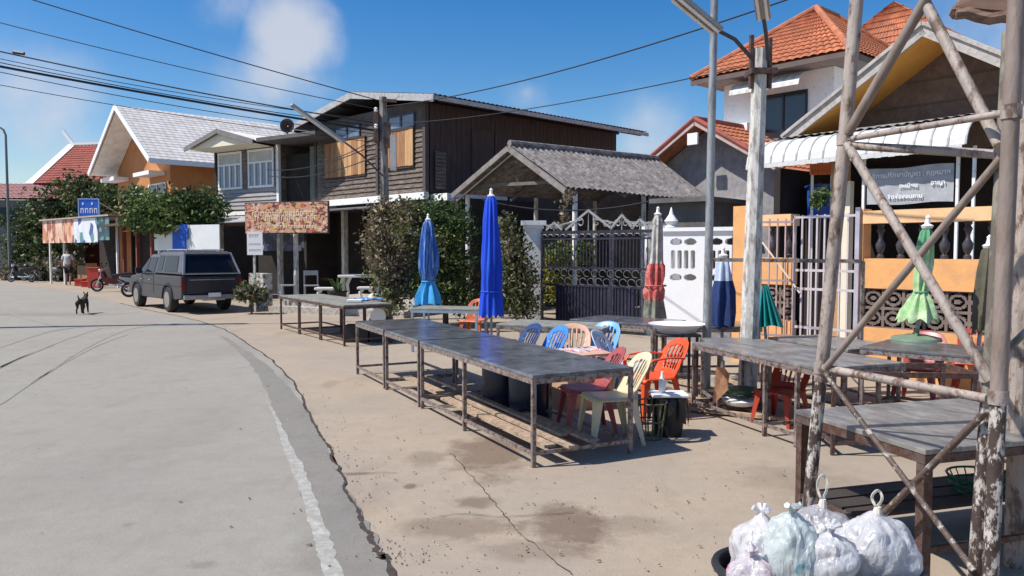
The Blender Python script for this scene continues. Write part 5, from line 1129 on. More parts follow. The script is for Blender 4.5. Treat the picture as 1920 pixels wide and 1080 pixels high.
for k in range(9):
    q = Vector((1.95 + random.uniform(0, 1.3), 7.6 + random.uniform(0, 2.3), 0)); a = random.uniform(-.5, .5); mb = MB(); L_ = random.uniform(.7, 1.4); dd = Vector((math.cos(a + 2.1), math.sin(a + 2.1), 0)); mb.beam(q + Vector((0, 0, .03 + k * .004)), q + dd * L_ + Vector((0, 0, .03 + k * .004)), .07, .03)
    tag(mb.build('timber_offcut', wood_old if k % 2 else MATS['pale_timber_plank'], None, origin=q), OFF[k], 'timber', 'loose timber lengths under the right-hand tables')
# under left row
q = gp(690, 14.6); st = thing('stacked_crates', 'dark stacked crates with a white round lid under the left row of tables', 'crates', q)
mb = MB(lambda p: q + Vector(p)); mb.box((-.45, -.1, 0), (.0, .3, .32)); mb.box((.02, -.05, 0), (.42, .3, .45)); mb.build('crate', black_pl, st)
mb = MB(lambda p: q + Vector(p)); mb.lathe([(.02, -.13), (.15, -.13), (.15, -.11), (.02, -.11)], (.2, 0, .5), 18, axis='y'); mb.build('round_lid', white_p, st)
def on_table(px, py, zz=.755): 
    r = ray(px, py); t = (zz - H) / r.z; return Vector((r.x * t, r.y * t, zz))
q = on_table(690, 563); mb = MB(lambda p: q + Vector(p)); 
for i in range(8):
    for j in range(6):
        def f_(i, j): return (-.28 + .07 * i, -.2 + .07 * j, .01 + .025 * (1 + math.sin(i * 1.3 + j)) * (1 + math.cos(j * 1.9)) / 2)
        mb.face((f_(i, j), f_(i + 1, j), f_(i + 1, j + 1), f_(i, j + 1)))
tag(mb.build('blue_cloth', print_mat('blue_white_print', [(.05, .15, .5), (.5, .6, .75), (.1, .3, .65)], 14), None, origin=q, solid=.008, smooth=True), 'crumpled blue and white cloth on the left row table', 'cloth')
q = on_table(668, 566); mb = MB(lambda p: q + Vector(p)); mb.box((-.16, -.1, 0), (.12, .1, .05)); tag(mb.build('foam_box', white_p, None, origin=q, bevel=.01), 'small white foam box beside the crumpled blue cloth', 'box')

# ------------------------------------------------------------------ closed umbrellas
def umbrella(label, px, Y, ztop, zbot, prof, m, tint, tie=None, extra=None, lean=(0, 0), n=8, pleat=.12, zbase=0):
    q = gx(px, Y); q.z = zbase; u = thing('market_umbrella', label, 'umbrella', q, 0, 'closed market umbrellas'); Ln = ztop - zbot
    def TT_(p): z = p[2]; return Vector((q.x + p[0] + lean[0] * (z - zbase), q.y + p[1] + lean[1] * (z - zbase), z))
    mb = MB(TT_); N = n * 6; rings = []; cur = list(prof)
    for i, (r, t) in enumerate(cur):
        z = ztop - Ln * t; amp = pleat * (1 - .3 * t) * (0 if i == 0 else 1)
        ring = []
        for k in range(N):
            a = 2 * PI * k / N; rr = r * (1 + amp * math.cos(n * a + .8 * t + .5 * math.sin(2 * a + 5 * t)) + .09 * math.sin(3 * a + 6 * t + px) + .05 * math.sin(5 * a - 11 * t)); zz = z - (.03 * math.cos(n * a) if i == len(cur) - 1 else 0); ring.append(mb.p((rr * math.cos(a), rr * math.sin(a), zz)))
        rings.append(ring)
    for i in range(len(rings) - 1):
        if tint and isinstance(m, list): mb.cur = 1 if cur[i][1] >= tint[0] and cur[i][1] < tint[1] else (2 if cur[i][1] >= tint[1] else 0)
        for k in range(N): mb.f.append([rings[i][k], rings[i][(k + 1) % N], rings[i + 1][(k + 1) % N], rings[i + 1][k]]); mb.mi.append(mb.cur)
    mb.build('canopy', m, u, smooth=True)
    mb = MB(TT_); mb.tube(((0, 0, zbase + .02), (0, 0, ztop - .05)), .022, 8); mb.build('pole', mat('grey_pole', (.32, .32, .32), .5, .2), u, smooth=True)
    mb = MB(TT_); mb.lathe([(.05, ztop - .02), (.065, ztop + .01), (.03, ztop + .03), (.022, ztop + .09), (.03, ztop + .10), (.004, ztop + .13)], (0, 0, 0), 10); mb.build('finial', conc_white, u, smooth=True)
    if zbase == 0:
        mb = MB(TT_); mb.lathe([(.22, .0), (.22, .07), (.19, .10), (.04, .11), (.04, .28)], (0, 0, 0), 16); mb.build('base', concrete, u)
    if tie:
        zt_ = ztop - Ln * tie[0]; mb = MB(TT_); mb.torus((0, 0, zt_), tie[1], .014, 'z', 20, 5); mb.build('tie_strap', tie[2], u)
    return u
fab = lambda name, c, **k: mat(name, c, .8, var=.22, scale=3, bump=.5, bscale=9, **k)
royal = fab('royal_blue_canvas', (.006, .055, .60), col2=(.02, .10, .62), cover=.4, sharp=.3, scale2=4, stretch=(2, 2, .3)); royal2 = fab('royal_blue_hem', (.01, .09, .75))
umbrella('tall royal blue umbrella closed in a smooth column behind the front tables', 921, 12.3, Q(920, 368, 12.3).z, Q(920, 592, 12.3).z, [(.05, 0), (.085, .04), (.11, .2), (.135, .4), (.15, .55), (.158, .72), (.15, .80), (.165, .86), (.175, .97), (.18, 1)], royal, None, n=11, pleat=.13, tie=(.795, .158, royal2))
lb = fab('faded_blue_canvas', (.03, .12, .42), col2=(.30, .42, .60), cover=.36, sharp=.15, scale2=6, stretch=(3, 3, .25)); lb2 = fab('sky_blue_canvas', (.05, .36, .68)); 
umbrella('faded blue striped umbrella tied at the waist in front of the big shrub', 803, 16.2, Q(803, 412, 16.2).z, Q(803, 570, 16.2).z, [(.05, 0), (.09, .05), (.13, .2), (.17, .4), (.18, .55), (.15, .66), (.11, .73), (.16, .8), (.22, .9), (.25, 1)], [lb, lb, lb2], (.7, .72), n=7, pleat=.30, tie=(.73, .14, lb2))
gc = fab('grey_beige_canvas', (.40, .37, .33), col2=(.6, .57, .52), cover=.4); rd = fab('faded_red_cloth', (.46, .08, .07), col2=(.58, .22, .18), cover=.4); ol = fab('grey_green_canvas', (.22, .23, .18), col2=(.12, .12, .10), cover=.4)
umbrella('grey closed umbrella wrapped with a faded red cloth in front of the white pierced wall', 1226, 12.6, Q(1230, 402, 12.6).z, Q(1222, 610, 12.6).z, [(.04, 0), (.07, .05), (.08, .2), (.09, .4), (.10, .44), (.125, .46), (.14, .55), (.12, .63), (.16, .68), (.155, .74), (.14, .77), (.17, .9), (.19, 1)], [gc, rd, ol], (.43, .76), n=8, pleat=.18, lean=(.025, 0), tie=(.64, .17, rd))
gr = fab('light_green_canvas', (.30, .50, .22), col2=(.55, .66, .45), cover=.35, sharp=.2); grd = fab('green_canvas', (.10, .30, .16))
umbrella('light green closed umbrella flaring at the hem in front of the orange wall', 1722, 8.5, Q(1734, 425, 8.5).z, Q(1715, 600, 8.5).z, [(.03, 0), (.055, .06), (.075, .2), (.085, .4), (.08, .55), (.07, .64), (.062, .70), (.11, .78), (.17, .9), (.20, 1)], [grd, gr, gr], (.1, .9), n=8, pleat=.22, lean=(.07, 0), tie=(.70, .068, grd), zbase=.752)
# stone foot of the green umbrella on the table
q = gx(1722, 8.5); q.z = .752; mb = MB(lambda p: q + Vector(p)); mb.lathe([(.26, 0), (.25, .03), (.12, .06), (.03, .07), (.03, .12)], (0, 0, 0), 20); tag(mb.build('umbrella_foot', mat('green_grey_foot', (.16, .24, .17), .5), None, origin=q, smooth=True), 'round greenish umbrella foot standing on the grey table', 'umbrella foot')
umbrella('dark olive closed umbrella close to the tower legs in front of the orange wall', 1832, 8.6, Q(1842, 462, 8.6).z, Q(1825, 622, 8.6).z, [(.03, 0), (.06, .05), (.08, .3), (.09, .6), (.09, .8), (.08, 1)], fab('dark_olive_canvas', (.10, .09, .06)), None, n=6, pleat=.25, lean=(.07, 0))
# teal umbrella leaning like a folded tent
a = Q(1440, 612, 9.9); tl = thing('teal_umbrella', 'teal closed umbrella lying folded and fanned out left of the barred gate', 'umbrella', Vector((a.x, a.y, 0)))
mb = MB(); top = Q(1428, 535, 10.0); 
pts = [Q(1416 + 6.6 * k, 612 + 2 * math.sin(k), 9.9 - .12 * (k % 2)) for k in range(9)]
for k in range(8): mb.face((top + Vector((.01 * k, 0, 0)), top + Vector((.01 * k + .01, 0, 0)), pts[k + 1], pts[k]))
mb.build('canopy', fab('teal_canvas', (.01, .26, .25)), tl, solid=.01)
mb = MB(); mb.tube((top, Q(1440, 690, 9.9)), .02, 8); mb.build('pole', MATS['grey_pole'], tl)
# blue and navy cloth umbrella by the pole
a = gx(1356, 10.2); ub = umbrella('white and navy cloth bundle hanging closed beside the steel pole', 1356, 10.2, Q(1352, 480, 10.2).z, Q(1358, 612, 10.2).z, [(.03, 0), (.07, .1), (.10, .35), (.13, .5), (.15, .8), (.14, 1)], [fab('pale_blue_cloth', (.45, .52, .68)), fab('navy_cloth', (.015, .035, .13)), fab('navy_cloth', (.015, .035, .13))], (.35, .9), n=6, pleat=.25)


# ------------------------------------------------------------------ trees and shrubs
def trunk(root, base, pts_list, m=None):
    mb = MB()
    for pts, rr in pts_list: mb.tube(pts, rr, 8)
    return mb.build('trunk', m or bark, root, smooth=True)
def tree(name, label, base, blobs, n, size, mats, limbs, cat='tree', shell=.55, group=None):
    t = thing(name, label, cat, base, 0, group); foliage('crown', blobs, n, size, mats, t, base, shell); trunk(t, base, limbs); return t
def blob_px(px, py, Y, rpx, rpy, dep=None):
    c = Q(px, py, Y); rx = rpx * Y / F; rz = rpy * Y / F; return (c.x, c.y, c.z, rx, dep or (rx + rz) * .5, rz)
b = gx(110, 47)
tree('broad_tree', 'broad dark green tree behind the food stall at the left', b, [blob_px(110, 400, 47, 62, 48), blob_px(60, 432, 46, 48, 42), blob_px(165, 400, 47, 50, 55), blob_px(150, 352, 48, 40, 30), blob_px(95, 462, 45, 60, 34), blob_px(45, 478, 45.5, 40, 26), blob_px(205, 380, 46, 30, 45)], 15000, .13, [G1, G1, G7, G2], [([b, b + Vector((.1, 0, 2.0)), b + Vector((-.4, 0, 4))], [.28, .2, .1]), ([b + Vector((.1, 0, 1.8)), b + Vector((1.6, 0, 4.2))], [.16, .06]), ([b + Vector((0, 0, 1.6)), b + Vector((-2, 0, 3.4))], [.14, .05])])
b = gx(372, 27.6)
tree('round_tree', 'round glossy green tree with a forked trunk beyond the pickup', b, [blob_px(320, 392, 27.6, 62, 36), blob_px(268, 398, 27.4, 45, 34), blob_px(375, 385, 27.8, 45, 32), blob_px(300, 420, 27.2, 50, 22), blob_px(250, 372, 28, 28, 24), blob_px(395, 405, 27.5, 28, 28), blob_px(345, 425, 27.4, 34, 16)], 13000, .085, [G1, G2, G2, G3], [([b, b + Vector((.05, 0, 1.2)), b + Vector((-.3, 0, 2.2))], [.12, .09, .05]), ([b + Vector((.03, 0, 1.0)), b + Vector((-1.3, -.1, 2.5))], [.07, .03]), ([b + Vector((.03, 0, 1.1)), b + Vector((.5, 0, 2.6))], [.06, .03])])
b = gx(722, 18.2)
tree('russet_shrub', 'tall shrub with russet brown leaves at its left side in front of the dark shop', b, [blob_px(725, 405, 17.8, 38, 32), blob_px(712, 455, 17.4, 36, 40), blob_px(722, 510, 17.2, 34, 36), blob_px(735, 560, 17.1, 30, 28), blob_px(762, 445, 17.3, 26, 52), blob_px(755, 400, 17.6, 30, 26)], 10500, .05, [G7, G6, G4, G4, G6, G3], [([b, b + Vector((-.05, 0, 1.4)), b + Vector((.05, 0, 2.6))], [.06, .04, .02])], 'shrub', .6, 'shrubs in front of the driveway')
b = gx(835, 17.6)
tree('green_shrub', 'wide green shrub behind the faded blue umbrella', b, [blob_px(812, 405, 17.8, 44, 34), blob_px(858, 430, 17.6, 36, 40), blob_px(820, 470, 17.5, 46, 46), blob_px(862, 500, 17.6, 34, 40), blob_px(810, 540, 17.3, 50, 40), blob_px(868, 560, 17.4, 36, 34), blob_px(780, 395, 18, 30, 22)], 11500, .05, [G1, G2, G2, G3, G1, G7], [([b, b + Vector((0, 0, 1.2)), b + Vector((-.3, 0, 2.4))], [.07, .05, .02]), ([b + Vector((.02, 0, .6)), b + Vector((.4, 0, 2.2))], [.05, .02])], 'shrub', .6, 'shrubs in front of the driveway')
b = gx(972, 16.8)
tree('speckled_shrub', 'upright shrub speckled brown and green between the royal blue umbrella and the gate pillar', b, [blob_px(950, 428, 16.9, 20, 26), blob_px(962, 470, 16.7, 34, 38), blob_px(975, 520, 16.6, 38, 40), blob_px(980, 568, 16.5, 38, 32), blob_px(945, 540, 16.6, 20, 40)], 8500, .045, [G4, G7, G6, G1, G3, G1], [([b, b + Vector((-.05, 0, 1.4)), b + Vector((-.2, 0, 2.2))], [.06, .04, .015])], 'shrub', .6, 'shrubs in front of the driveway')
b = gx(1065, 18.3)
tree('yellow_shrub', 'yellow green shrub seen through the bars of the black gate', b, [blob_px(1065, 480, 18.3, 40, 30), blob_px(1035, 500, 18.2, 26, 30), blob_px(1095, 470, 18.3, 20, 22), blob_px(1050, 530, 18.2, 34, 40)], 4500, .05, [G5, G3, G3, G2], [([b, b + Vector((0, 0, 1.2))], [.05, .02])], 'shrub')
b = gx(1066, 17.7)
tree('climbing_vine', 'straggling vine climbing the white carport post', b, [blob_px(1068, 372, 17.7, 12, 18), blob_px(1058, 400, 17.7, 10, 24), blob_px(1052, 425, 17.6, 14, 10)], 420, .05, [G6, G7, G4], [([b, b + Vector((-.1, 0, 2.2)), b + Vector((.02, 0, 3.1))], [.02, .015, .01])], 'vine')
b = gx(470, 21.0)
tree('low_bush', 'low dusty bush at the foot of the white notice sign', b, [blob_px(470, 548, 21, 26, 20), blob_px(492, 556, 21, 14, 12), blob_px(452, 552, 21, 14, 12)], 1500, .06, [G1, G6, G2], [([b, b + Vector((0, 0, .3))], [.03, .01])], 'bush')
b = gx(1532, 13.2); b.z = 0
tree('porch_plant', 'small green plant in front of the blue tank above the orange wall', b, [blob_px(1543, 366, 13.2, 16, 18), blob_px(1532, 380, 13.2, 14, 14)], 420, .05, [G2, G1, G3], [([b, Q(1540, 375, 13.2)], [.025, .01])], 'plant')
for px, Y, rpx, ry, lab in ((38, 44.5, 34, 18, 'grey green bush by the foot of the far street lamp'), (92, 43.5, 32, 24, 'dusty bush behind the parked black scooter'), (128, 43, 18, 26, 'tall weed clump beside the standing person')):
    b = gx(px, Y); c = Q(px, 500, Y)
    tree('roadside_bush', lab, b, [(b.x, b.y, ry * Y / F * .9, rpx * Y / F, 1.0, ry * Y / F * 1.1), (b.x - .4, b.y, ry * Y / F * .6, rpx * .8 * Y / F, .8, ry * .8 * Y / F)], 2200, .10, [G6, G7, G1, G6], [([b, b + Vector((0, 0, .6))], [.05, .02])], 'bush', .6, 'roadside bushes at the far left')
o = foliage('far_trees', [(-70 + 9 * k, 95 + 3 * math.sin(k * 2.2), 2.5, 6.5, 4, 4.2 + 1.5 * math.sin(k * 1.7)) for k in range(18)], 16000, .32, [G1, G2, G7], None, (-20, 95, 0), .5); o['kind'] = 'stuff'; tag(o, 'distant line of trees closing the view beyond the houses', 'trees')
# ------------------------------------------------------------------ food stall at the far left
p0, p1 = gx(112, 40.0), gx(240, 35.6); T, d, a_ = plane_frame(p0, p1); Ls = (p1 - p0).length
fs = thing('food_stall', 'roadside food stall under a flat tin roof at the far left', 'stall', (p0 + p1) / 2)
zr0, zr1 = Q(112, 412, 39.3).z, Q(238, 402, 35).z
mb = MB(T); mb.slab(((-.1, -.9, zr0), (Ls + .1, -.9, zr1), (Ls + .1, 2.2, zr1 + .1), (-.1, 2.2, zr0 + .1)), .07); mb.build('roof', mat('dull_pink_tin', (.42, .34, .31), .7), fs)
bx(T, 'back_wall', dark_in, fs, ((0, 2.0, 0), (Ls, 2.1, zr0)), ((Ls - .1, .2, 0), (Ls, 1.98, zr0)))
for x in (.0, 1.62, Ls - .08): bx(T, 'post', conc_white, fs, ((x, -.5, 0), (x + .08, -.42, zr0 - .05)))
bx(T, 'counter', mat('brown_counter', (.25, .15, .09), .8), fs, ((1.75, .1, .0), (3.2, .7, .95)))
zb0 = Q(140, 456, 40).z
o = bx(T, 'portrait_banner', print_mat('pale_orange_print', [(.7, .4, .26), (.8, .62, .5), (.6, .25, .14), (.75, .5, .36), (.35, .12, .08)], 5, (1, 1, .45)), None, ((.05, -.80, zb0), (.5 * Ls, -.77, zr0 - .02)), origin=T((.9, -.8, 2))); tag(o, 'pale orange printed banner on the left half of the stall front', 'banner')
o = bx(T, 'white_banner', print_mat('white_blue_print', [(.72, .74, .78), (.75, .76, .8), (.6, .64, .72), (.08, .12, .3), (.7, .7, .74), (.12, .28, .3)], 3, (1, 1, .6)), None, ((.505 * Ls, -.81, zb0), (.84 * Ls, -.78, zr1 - .12)), origin=T((2.4, -.8, 2))); tag(o, 'white and blue printed banner on the right half of the stall front', 'banner')
o = bx(T, 'teal_pennant', print_mat('teal_print', [(.04, .10, .12), (.03, .06, .07), (.15, .25, .25)], 4), None, ((.85 * Ls, -.82, zb0 + .1), (Ls, -.79, zr1 - .12)), origin=T((3.2, -.8, 2))); tag(o, 'narrow teal hanging at the right end of the stall front', 'banner')
q0 = Q(147, 408, 38.0); q1 = Q(186, 372, 38.0); bs = thing('blue_sign', 'square blue sign with white writing standing on the stall roof', 'sign', Vector((q0.x, q0.y, zr0)))
Fb = lambda p: Vector((q0.x, q0.y, 0)) + Vector(p); Wb = q1.x - q0.x
mb = MB(Fb); mb.box((0, 0, q0.z), (Wb, .05, q1.z)); mb.build('board', mat('sign_blue', (.02, .13, .62), .5, bump=0), bs)
mb = MB(Fb)
for a, b_ in (((0, 0), (Wb, .05)), ((0, q1.z - q0.z - .05), (Wb, q1.z - q0.z))): mb.box((a[0], -.02, q0.z + a[1]), (b_[0], -.004, q0.z + b_[1]))
mb.box((-.0, -.02, q0.z + .05), (.05, -.004, q1.z - .05)); mb.box((Wb - .05, -.02, q0.z + .05), (Wb, -.004, q1.z - .05)); mb.build('frame', mat('pale_blue_frame', (.25, .4, .7), .5), bs)
mb = MB(Fb); random.seed(4)
for x in (.2, .65): mb.box((x, -.012, q0.z + .62), (x + .07, -.002, q0.z + .74)); 
x = .12
for k in range(4): mb.box((x, -.012, q0.z + .22), (x + .04, -.002, q0.z + .46)); mb.box((x + .04, -.012, q0.z + .41), (x + .15, -.002, q0.z + .46)); mb.box((x + .12, -.012, q0.z + .22), (x + .155, -.002, q0.z + .40)); x += .22
mb.build('lettering', white_p, bs)
mb = MB(); mb.tube((Vector((q1.x, q1.y, q1.z - .2)), T((Ls - .5, 0, zr1))), .02, 6); mb.build('stay_rod', dk_steel, bs)
for (px, Y, w_, h_, m_, nm, lab, cat) in ((165, 36.2, .5, .28, red_pl, 'red_crate', 'low red plastic crate on the ground left of the stall counter', 'crate'), (178, 35.2, .5, .95, red_pl, 'red_cooler', 'tall red cooler box in front of the food stall', 'cooler'), (150, 37.2, .4, .35, red_pl, 'red_crate', 'small red crate at the heels of the standing person', 'crate')):
    q = gx(px, Y); mb = MB(lambda p: q + Vector(p)); mb.box((-w_ / 2, -.2, 0), (w_ / 2, .2, h_ - .05)); mb.box((-w_ / 2 - .03, -.23, h_ - .05), (w_ / 2 + .03, .23, h_)); tag(mb.build(nm, m_, None, origin=q, bevel=.015), lab, cat)
q = gx(172, 36.6); st = thing('wooden_chair', 'ochre wooden chair with tall back at the stall', 'chair', q, .6, local=True)
mb = MB()
for x in (-.2, .2):
    for y in (-.2, .2): mb.box((x - .025, y - .025, 0), (x + .025, y + .025, .45 if y < 0 else 1.1))
mb.box((-.23, .18, .95), (.23, .22, 1.1)); mb.box((-.23, .18, .7), (.23, .22, .78)); mb.build('frame', mat('ochre_wood', (.35, .2, .06), .7), st, origin=(0, 0, 0)); mb = MB(); mb.box((-.24, -.24, .45), (.24, .17, .49)); mb.build('seat', MATS['ochre_wood'], st, origin=(0, 0, 0))

# ------------------------------------------------------------------ pickup truck with canopy
rc_ = G(321, 585); fwd = Vector((-.66, .75, 0)).normalized(); lft = Vector((-fwd.y, fwd.x, 0)); og_ = rc_ - lft * .74
pk = thing('pickup_truck', 'dark grey pickup with a hardtop over its bed, parked at the kerb seen from behind', 'pickup truck', og_, math.atan2(fwd.y, fwd.x), local=True)
paint = mat('charcoal_car_paint', (.045, .045, .06), .25, .4, var=.08, bump=.02, spec=.6); paint2 = mat('faded_canopy_paint', (.13, .125, .135), .35, .3, var=.12, bump=.02); glass_c = mat('tinted_car_glass', (.008, .008, .012), .12, bump=0, spec=.3)
Z0 = (0, 0, 0)
def arch(cx, r, z0, n=9): return [(cx + r * math.cos(PI * k / n), z0 + r * math.sin(PI * k / n)) for k in range(n + 1)]
top_ = [(3.72, .62), (3.66, .86), (3.45, .95), (2.72, 1.03), (1.3, 1.04), (-1.14, 1.04), (-1.17, .55)]
low = [(-1.15, .42), (-.52, .36)] + arch(0, .43, .36)[::-1][0:] + [(.52, .34), (2.42, .34)] + arch(2.9, .42, .36)[::-1] + [(3.4, .36), (3.70, .40)]
poly = low + top_
mb = MB(); mb.prism(poly, -.83, .83); bd = mb.build('body', paint, pk, origin=Z0, bevel=.05)
mb = MB(); mb.prism([(2.0, .30), (-1.0, .38), (-1.0, .55), (2.0, .5)], -.5, .5); mb.build('underbody', black_pl, pk, origin=Z0)
def gh(mb, x0, x1, x0t, x1t, yb, yt, zb, zt, ytf=None):
    ytf = ytf or yt; c = [mb.p(p) for p in ((x0, -yb, zb), (x1, -yb, zb), (x1, yb, zb), (x0, yb, zb), (x0t, -yt, zt), (x1t, -ytf, zt), (x1t, ytf, zt), (x0t, yt, zt))]
    for q in ((0, 3, 2, 1), (4, 5, 6, 7), (0, 1, 5, 4), (1, 2, 6, 5), (2, 3, 7, 6), (3, 0, 4, 7)): mb.f.append([c[i] for i in q]); mb.mi.append(0)
mb = MB(); gh(mb, 1.18, 2.75, 1.22, 2.05, .80, .62, 1.035, 1.62); mb.build('cab', paint2, pk, origin=Z0, bevel=.07)
mb = MB(); gh(mb, -1.15, 1.15, -.80, 1.13, .81, .66, 1.06, 1.70); cpn = mb.build('canopy', paint2, pk, origin=Z0, bevel=.08)
def sidewin(mb, xa, xb, xat, xbt, yb, yt, zb, zt, t0, t1, sides=(1,), off=.012):
    for sy in sides:
        def P_(x, t): return (x, sy * (yb + (yt - yb) * t + off), zb + (zt - zb) * t)
        mb.face((P_(xa, t0), P_(xb, t0), P_(xbt, t1), P_(xat, t1)))
for args, nm in (((-.72, .42, -.62, .42, .81, .66, 1.06, 1.70, .14, .82), 'canopy_window'), ((.55, 1.0, .55, 1.0, .81, .66, 1.06, 1.70, .14, .82), 'canopy_window'), ((1.3, 1.95, 1.32, 1.85, .80, .62, 1.035, 1.62, .1, .85), 'side_window'), ((2.02, 2.6, 1.95, 2.02, .80, .62, 1.035, 1.62, .1, .85), 'side_window')):
    for sd_ in (1, -1): mb = MB(); sidewin(mb, *args, sides=(sd_,)); mb.build(nm, glass_c, pk, origin=Z0)
def back(y, t, off=.012): x = -1.15 + .35 * t; return (x - off, y * (.81 - .15 * t) / .81, 1.06 + .64 * t)
mb = MB(); mb.face((back(-.72, .1), back(.72, .1), back(.70, .84), back(-.70, .84))); mb.build('rear_window', glass_c, pk, origin=Z0)
mb = MB()
for sy in (-1, 1): mb.beam(back(sy * .775, .02, .02), back(sy * .77, .95, .02), .045, .02, up=(1, 0, 0))
mb.beam(back(-.74, .92, .02), back(.74, .92, .02), .05, .02); mb.beam(back(-.74, .04, .02), back(.74, .04, .02), .03, .02); mb.build('window_trim', mat('worn_silver_trim', (.5, .5, .52), .4, .5), pk, origin=Z0)
mb = MB(); mb.face(((2.75 + .0, -.70, 1.06), (2.76, .70, 1.06), (2.10, .56, 1.60), (2.10, -.56, 1.60))); mb.build('windscreen', glass_c, pk, origin=Z0)
mb = MB(); mb.box((-1.185, -.70, .55), (-1.172, .70, 1.0)); mb.build('tailgate', paint, pk, origin=Z0, bevel=.005)
mb = MB(); mb.box((-1.30, -.80, .40), (-1.19, .80, .52)); mb.box((-1.31, -.3, .36), (-1.2, .3, .44)); mb.build('rear_bumper', mat('scuffed_chrome', (.4, .4, .41), .35, .7, var=.3), pk, origin=Z0, bevel=.015)
mb = MB(); mb.box((-1.315, -.17, .46), (-1.305, .17, .57)); mb.build('number_plate', white_p, pk, origin=Z0)
for sy in (-1, 1):
    mb = MB(); mb.box((-1.185, sy * .78 - .05, .62), (-1.15, sy * .78 + .058, .96)); mb.build('tail_light', mat('dark_red_lens', (.18, .01, .01), .2, bump=0), pk, origin=Z0, bevel=.01)
    mb = MB(); mb.box((2.25, sy * .93 - .09, 1.05), (2.33, sy * .93 + .09, 1.22)); mb.beam((2.3, sy * .8, 1.08), (2.3, sy * .9, 1.1), .03, .03); mb.build('wing_mirror', black_pl, pk, origin=Z0, bevel=.02)
    mb = MB(); mb.box((3.60, sy * .62 - .14, .66), (3.73, sy * .62 + .14, .82)); mb.build('headlight', chrome, pk, origin=Z0, bevel=.02)
mb = MB()
for sy in (-1, 1): mb.beam((-.7, sy * .5, 1.75), (.95, sy * .5, 1.75), .03, .03)
for x in (-.7, -.1, .5, .95): mb.beam((x, -.5, 1.74), (x, .5, 1.74), .025, .02); 
for x in (-.65, .9):
    for sy in (-1, 1): mb.beam((x, sy * .5, 1.66), (x, sy * .5, 1.74), .03, .03, up=(1, 0, 0))
mb.build('roof_rack', mat('worn_silver_trim', (.5, .5, .52)), pk, origin=Z0)
mb = MB(); mb.box((1.22, .825, .5), (1.235, .836, 1.02)); mb.box((2.35, .825, .45), (2.362, .836, 1.02)); mb.box((-1.1, .826, .74), (3.4, .838, .765)); mb.build('side_trim', black_pl, pk, origin=Z0)
for x in (1.5, 2.3):
    mb = MB(); mb.box((x, .832, .86), (x + .14, .85, .89)); mb.build('door_handle', chrome, pk, origin=Z0)
for cx in (0, 2.9):
    for sy in (-1, 1):
        mb = MB(); mb.tube([(cx + .44 * math.cos(t), sy * .835, .36 + .44 * math.sin(t)) for t in np.linspace(0, PI, 14)], .022, 6); mb.build('arch_flare', paint, pk, origin=Z0, smooth=True)
mb = MB(); mb.box((-1.19, -.12, .80), (-1.18, .12, .86)); mb.build('tailgate_handle', black_pl, pk, origin=Z0)
mb = MB(); mb.box((-1.188, -.62, .92), (-1.178, .62, .935)); mb.build('tailgate_crease', chrome, pk, origin=Z0)
rim_m = mat('dusty_wheel', (.27, .25, .225), .6, .2, var=.2)
for x in (0, 2.9):
    for sy in (-1, 1):
        mb = MB(); mb.lathe([(.2, -.1), (.33, -.11), (.355, -.07), (.355, .07), (.33, .11), (.2, .1)], (x, sy * .74, .355), 24, axis='y'); wh = mb.build('wheel', rubber, pk, smooth=True, origin=Z0)
        mb = MB(); mb.lathe([(.02, sy * .085), (.10, sy * .10), (.14, sy * .07), (.21, sy * .09), (.225, sy * .115)], (x, sy * .74, .355), 20, axis='y'); r_ = mb.build('rim', rim_m, wh, smooth=True, origin=Z0)

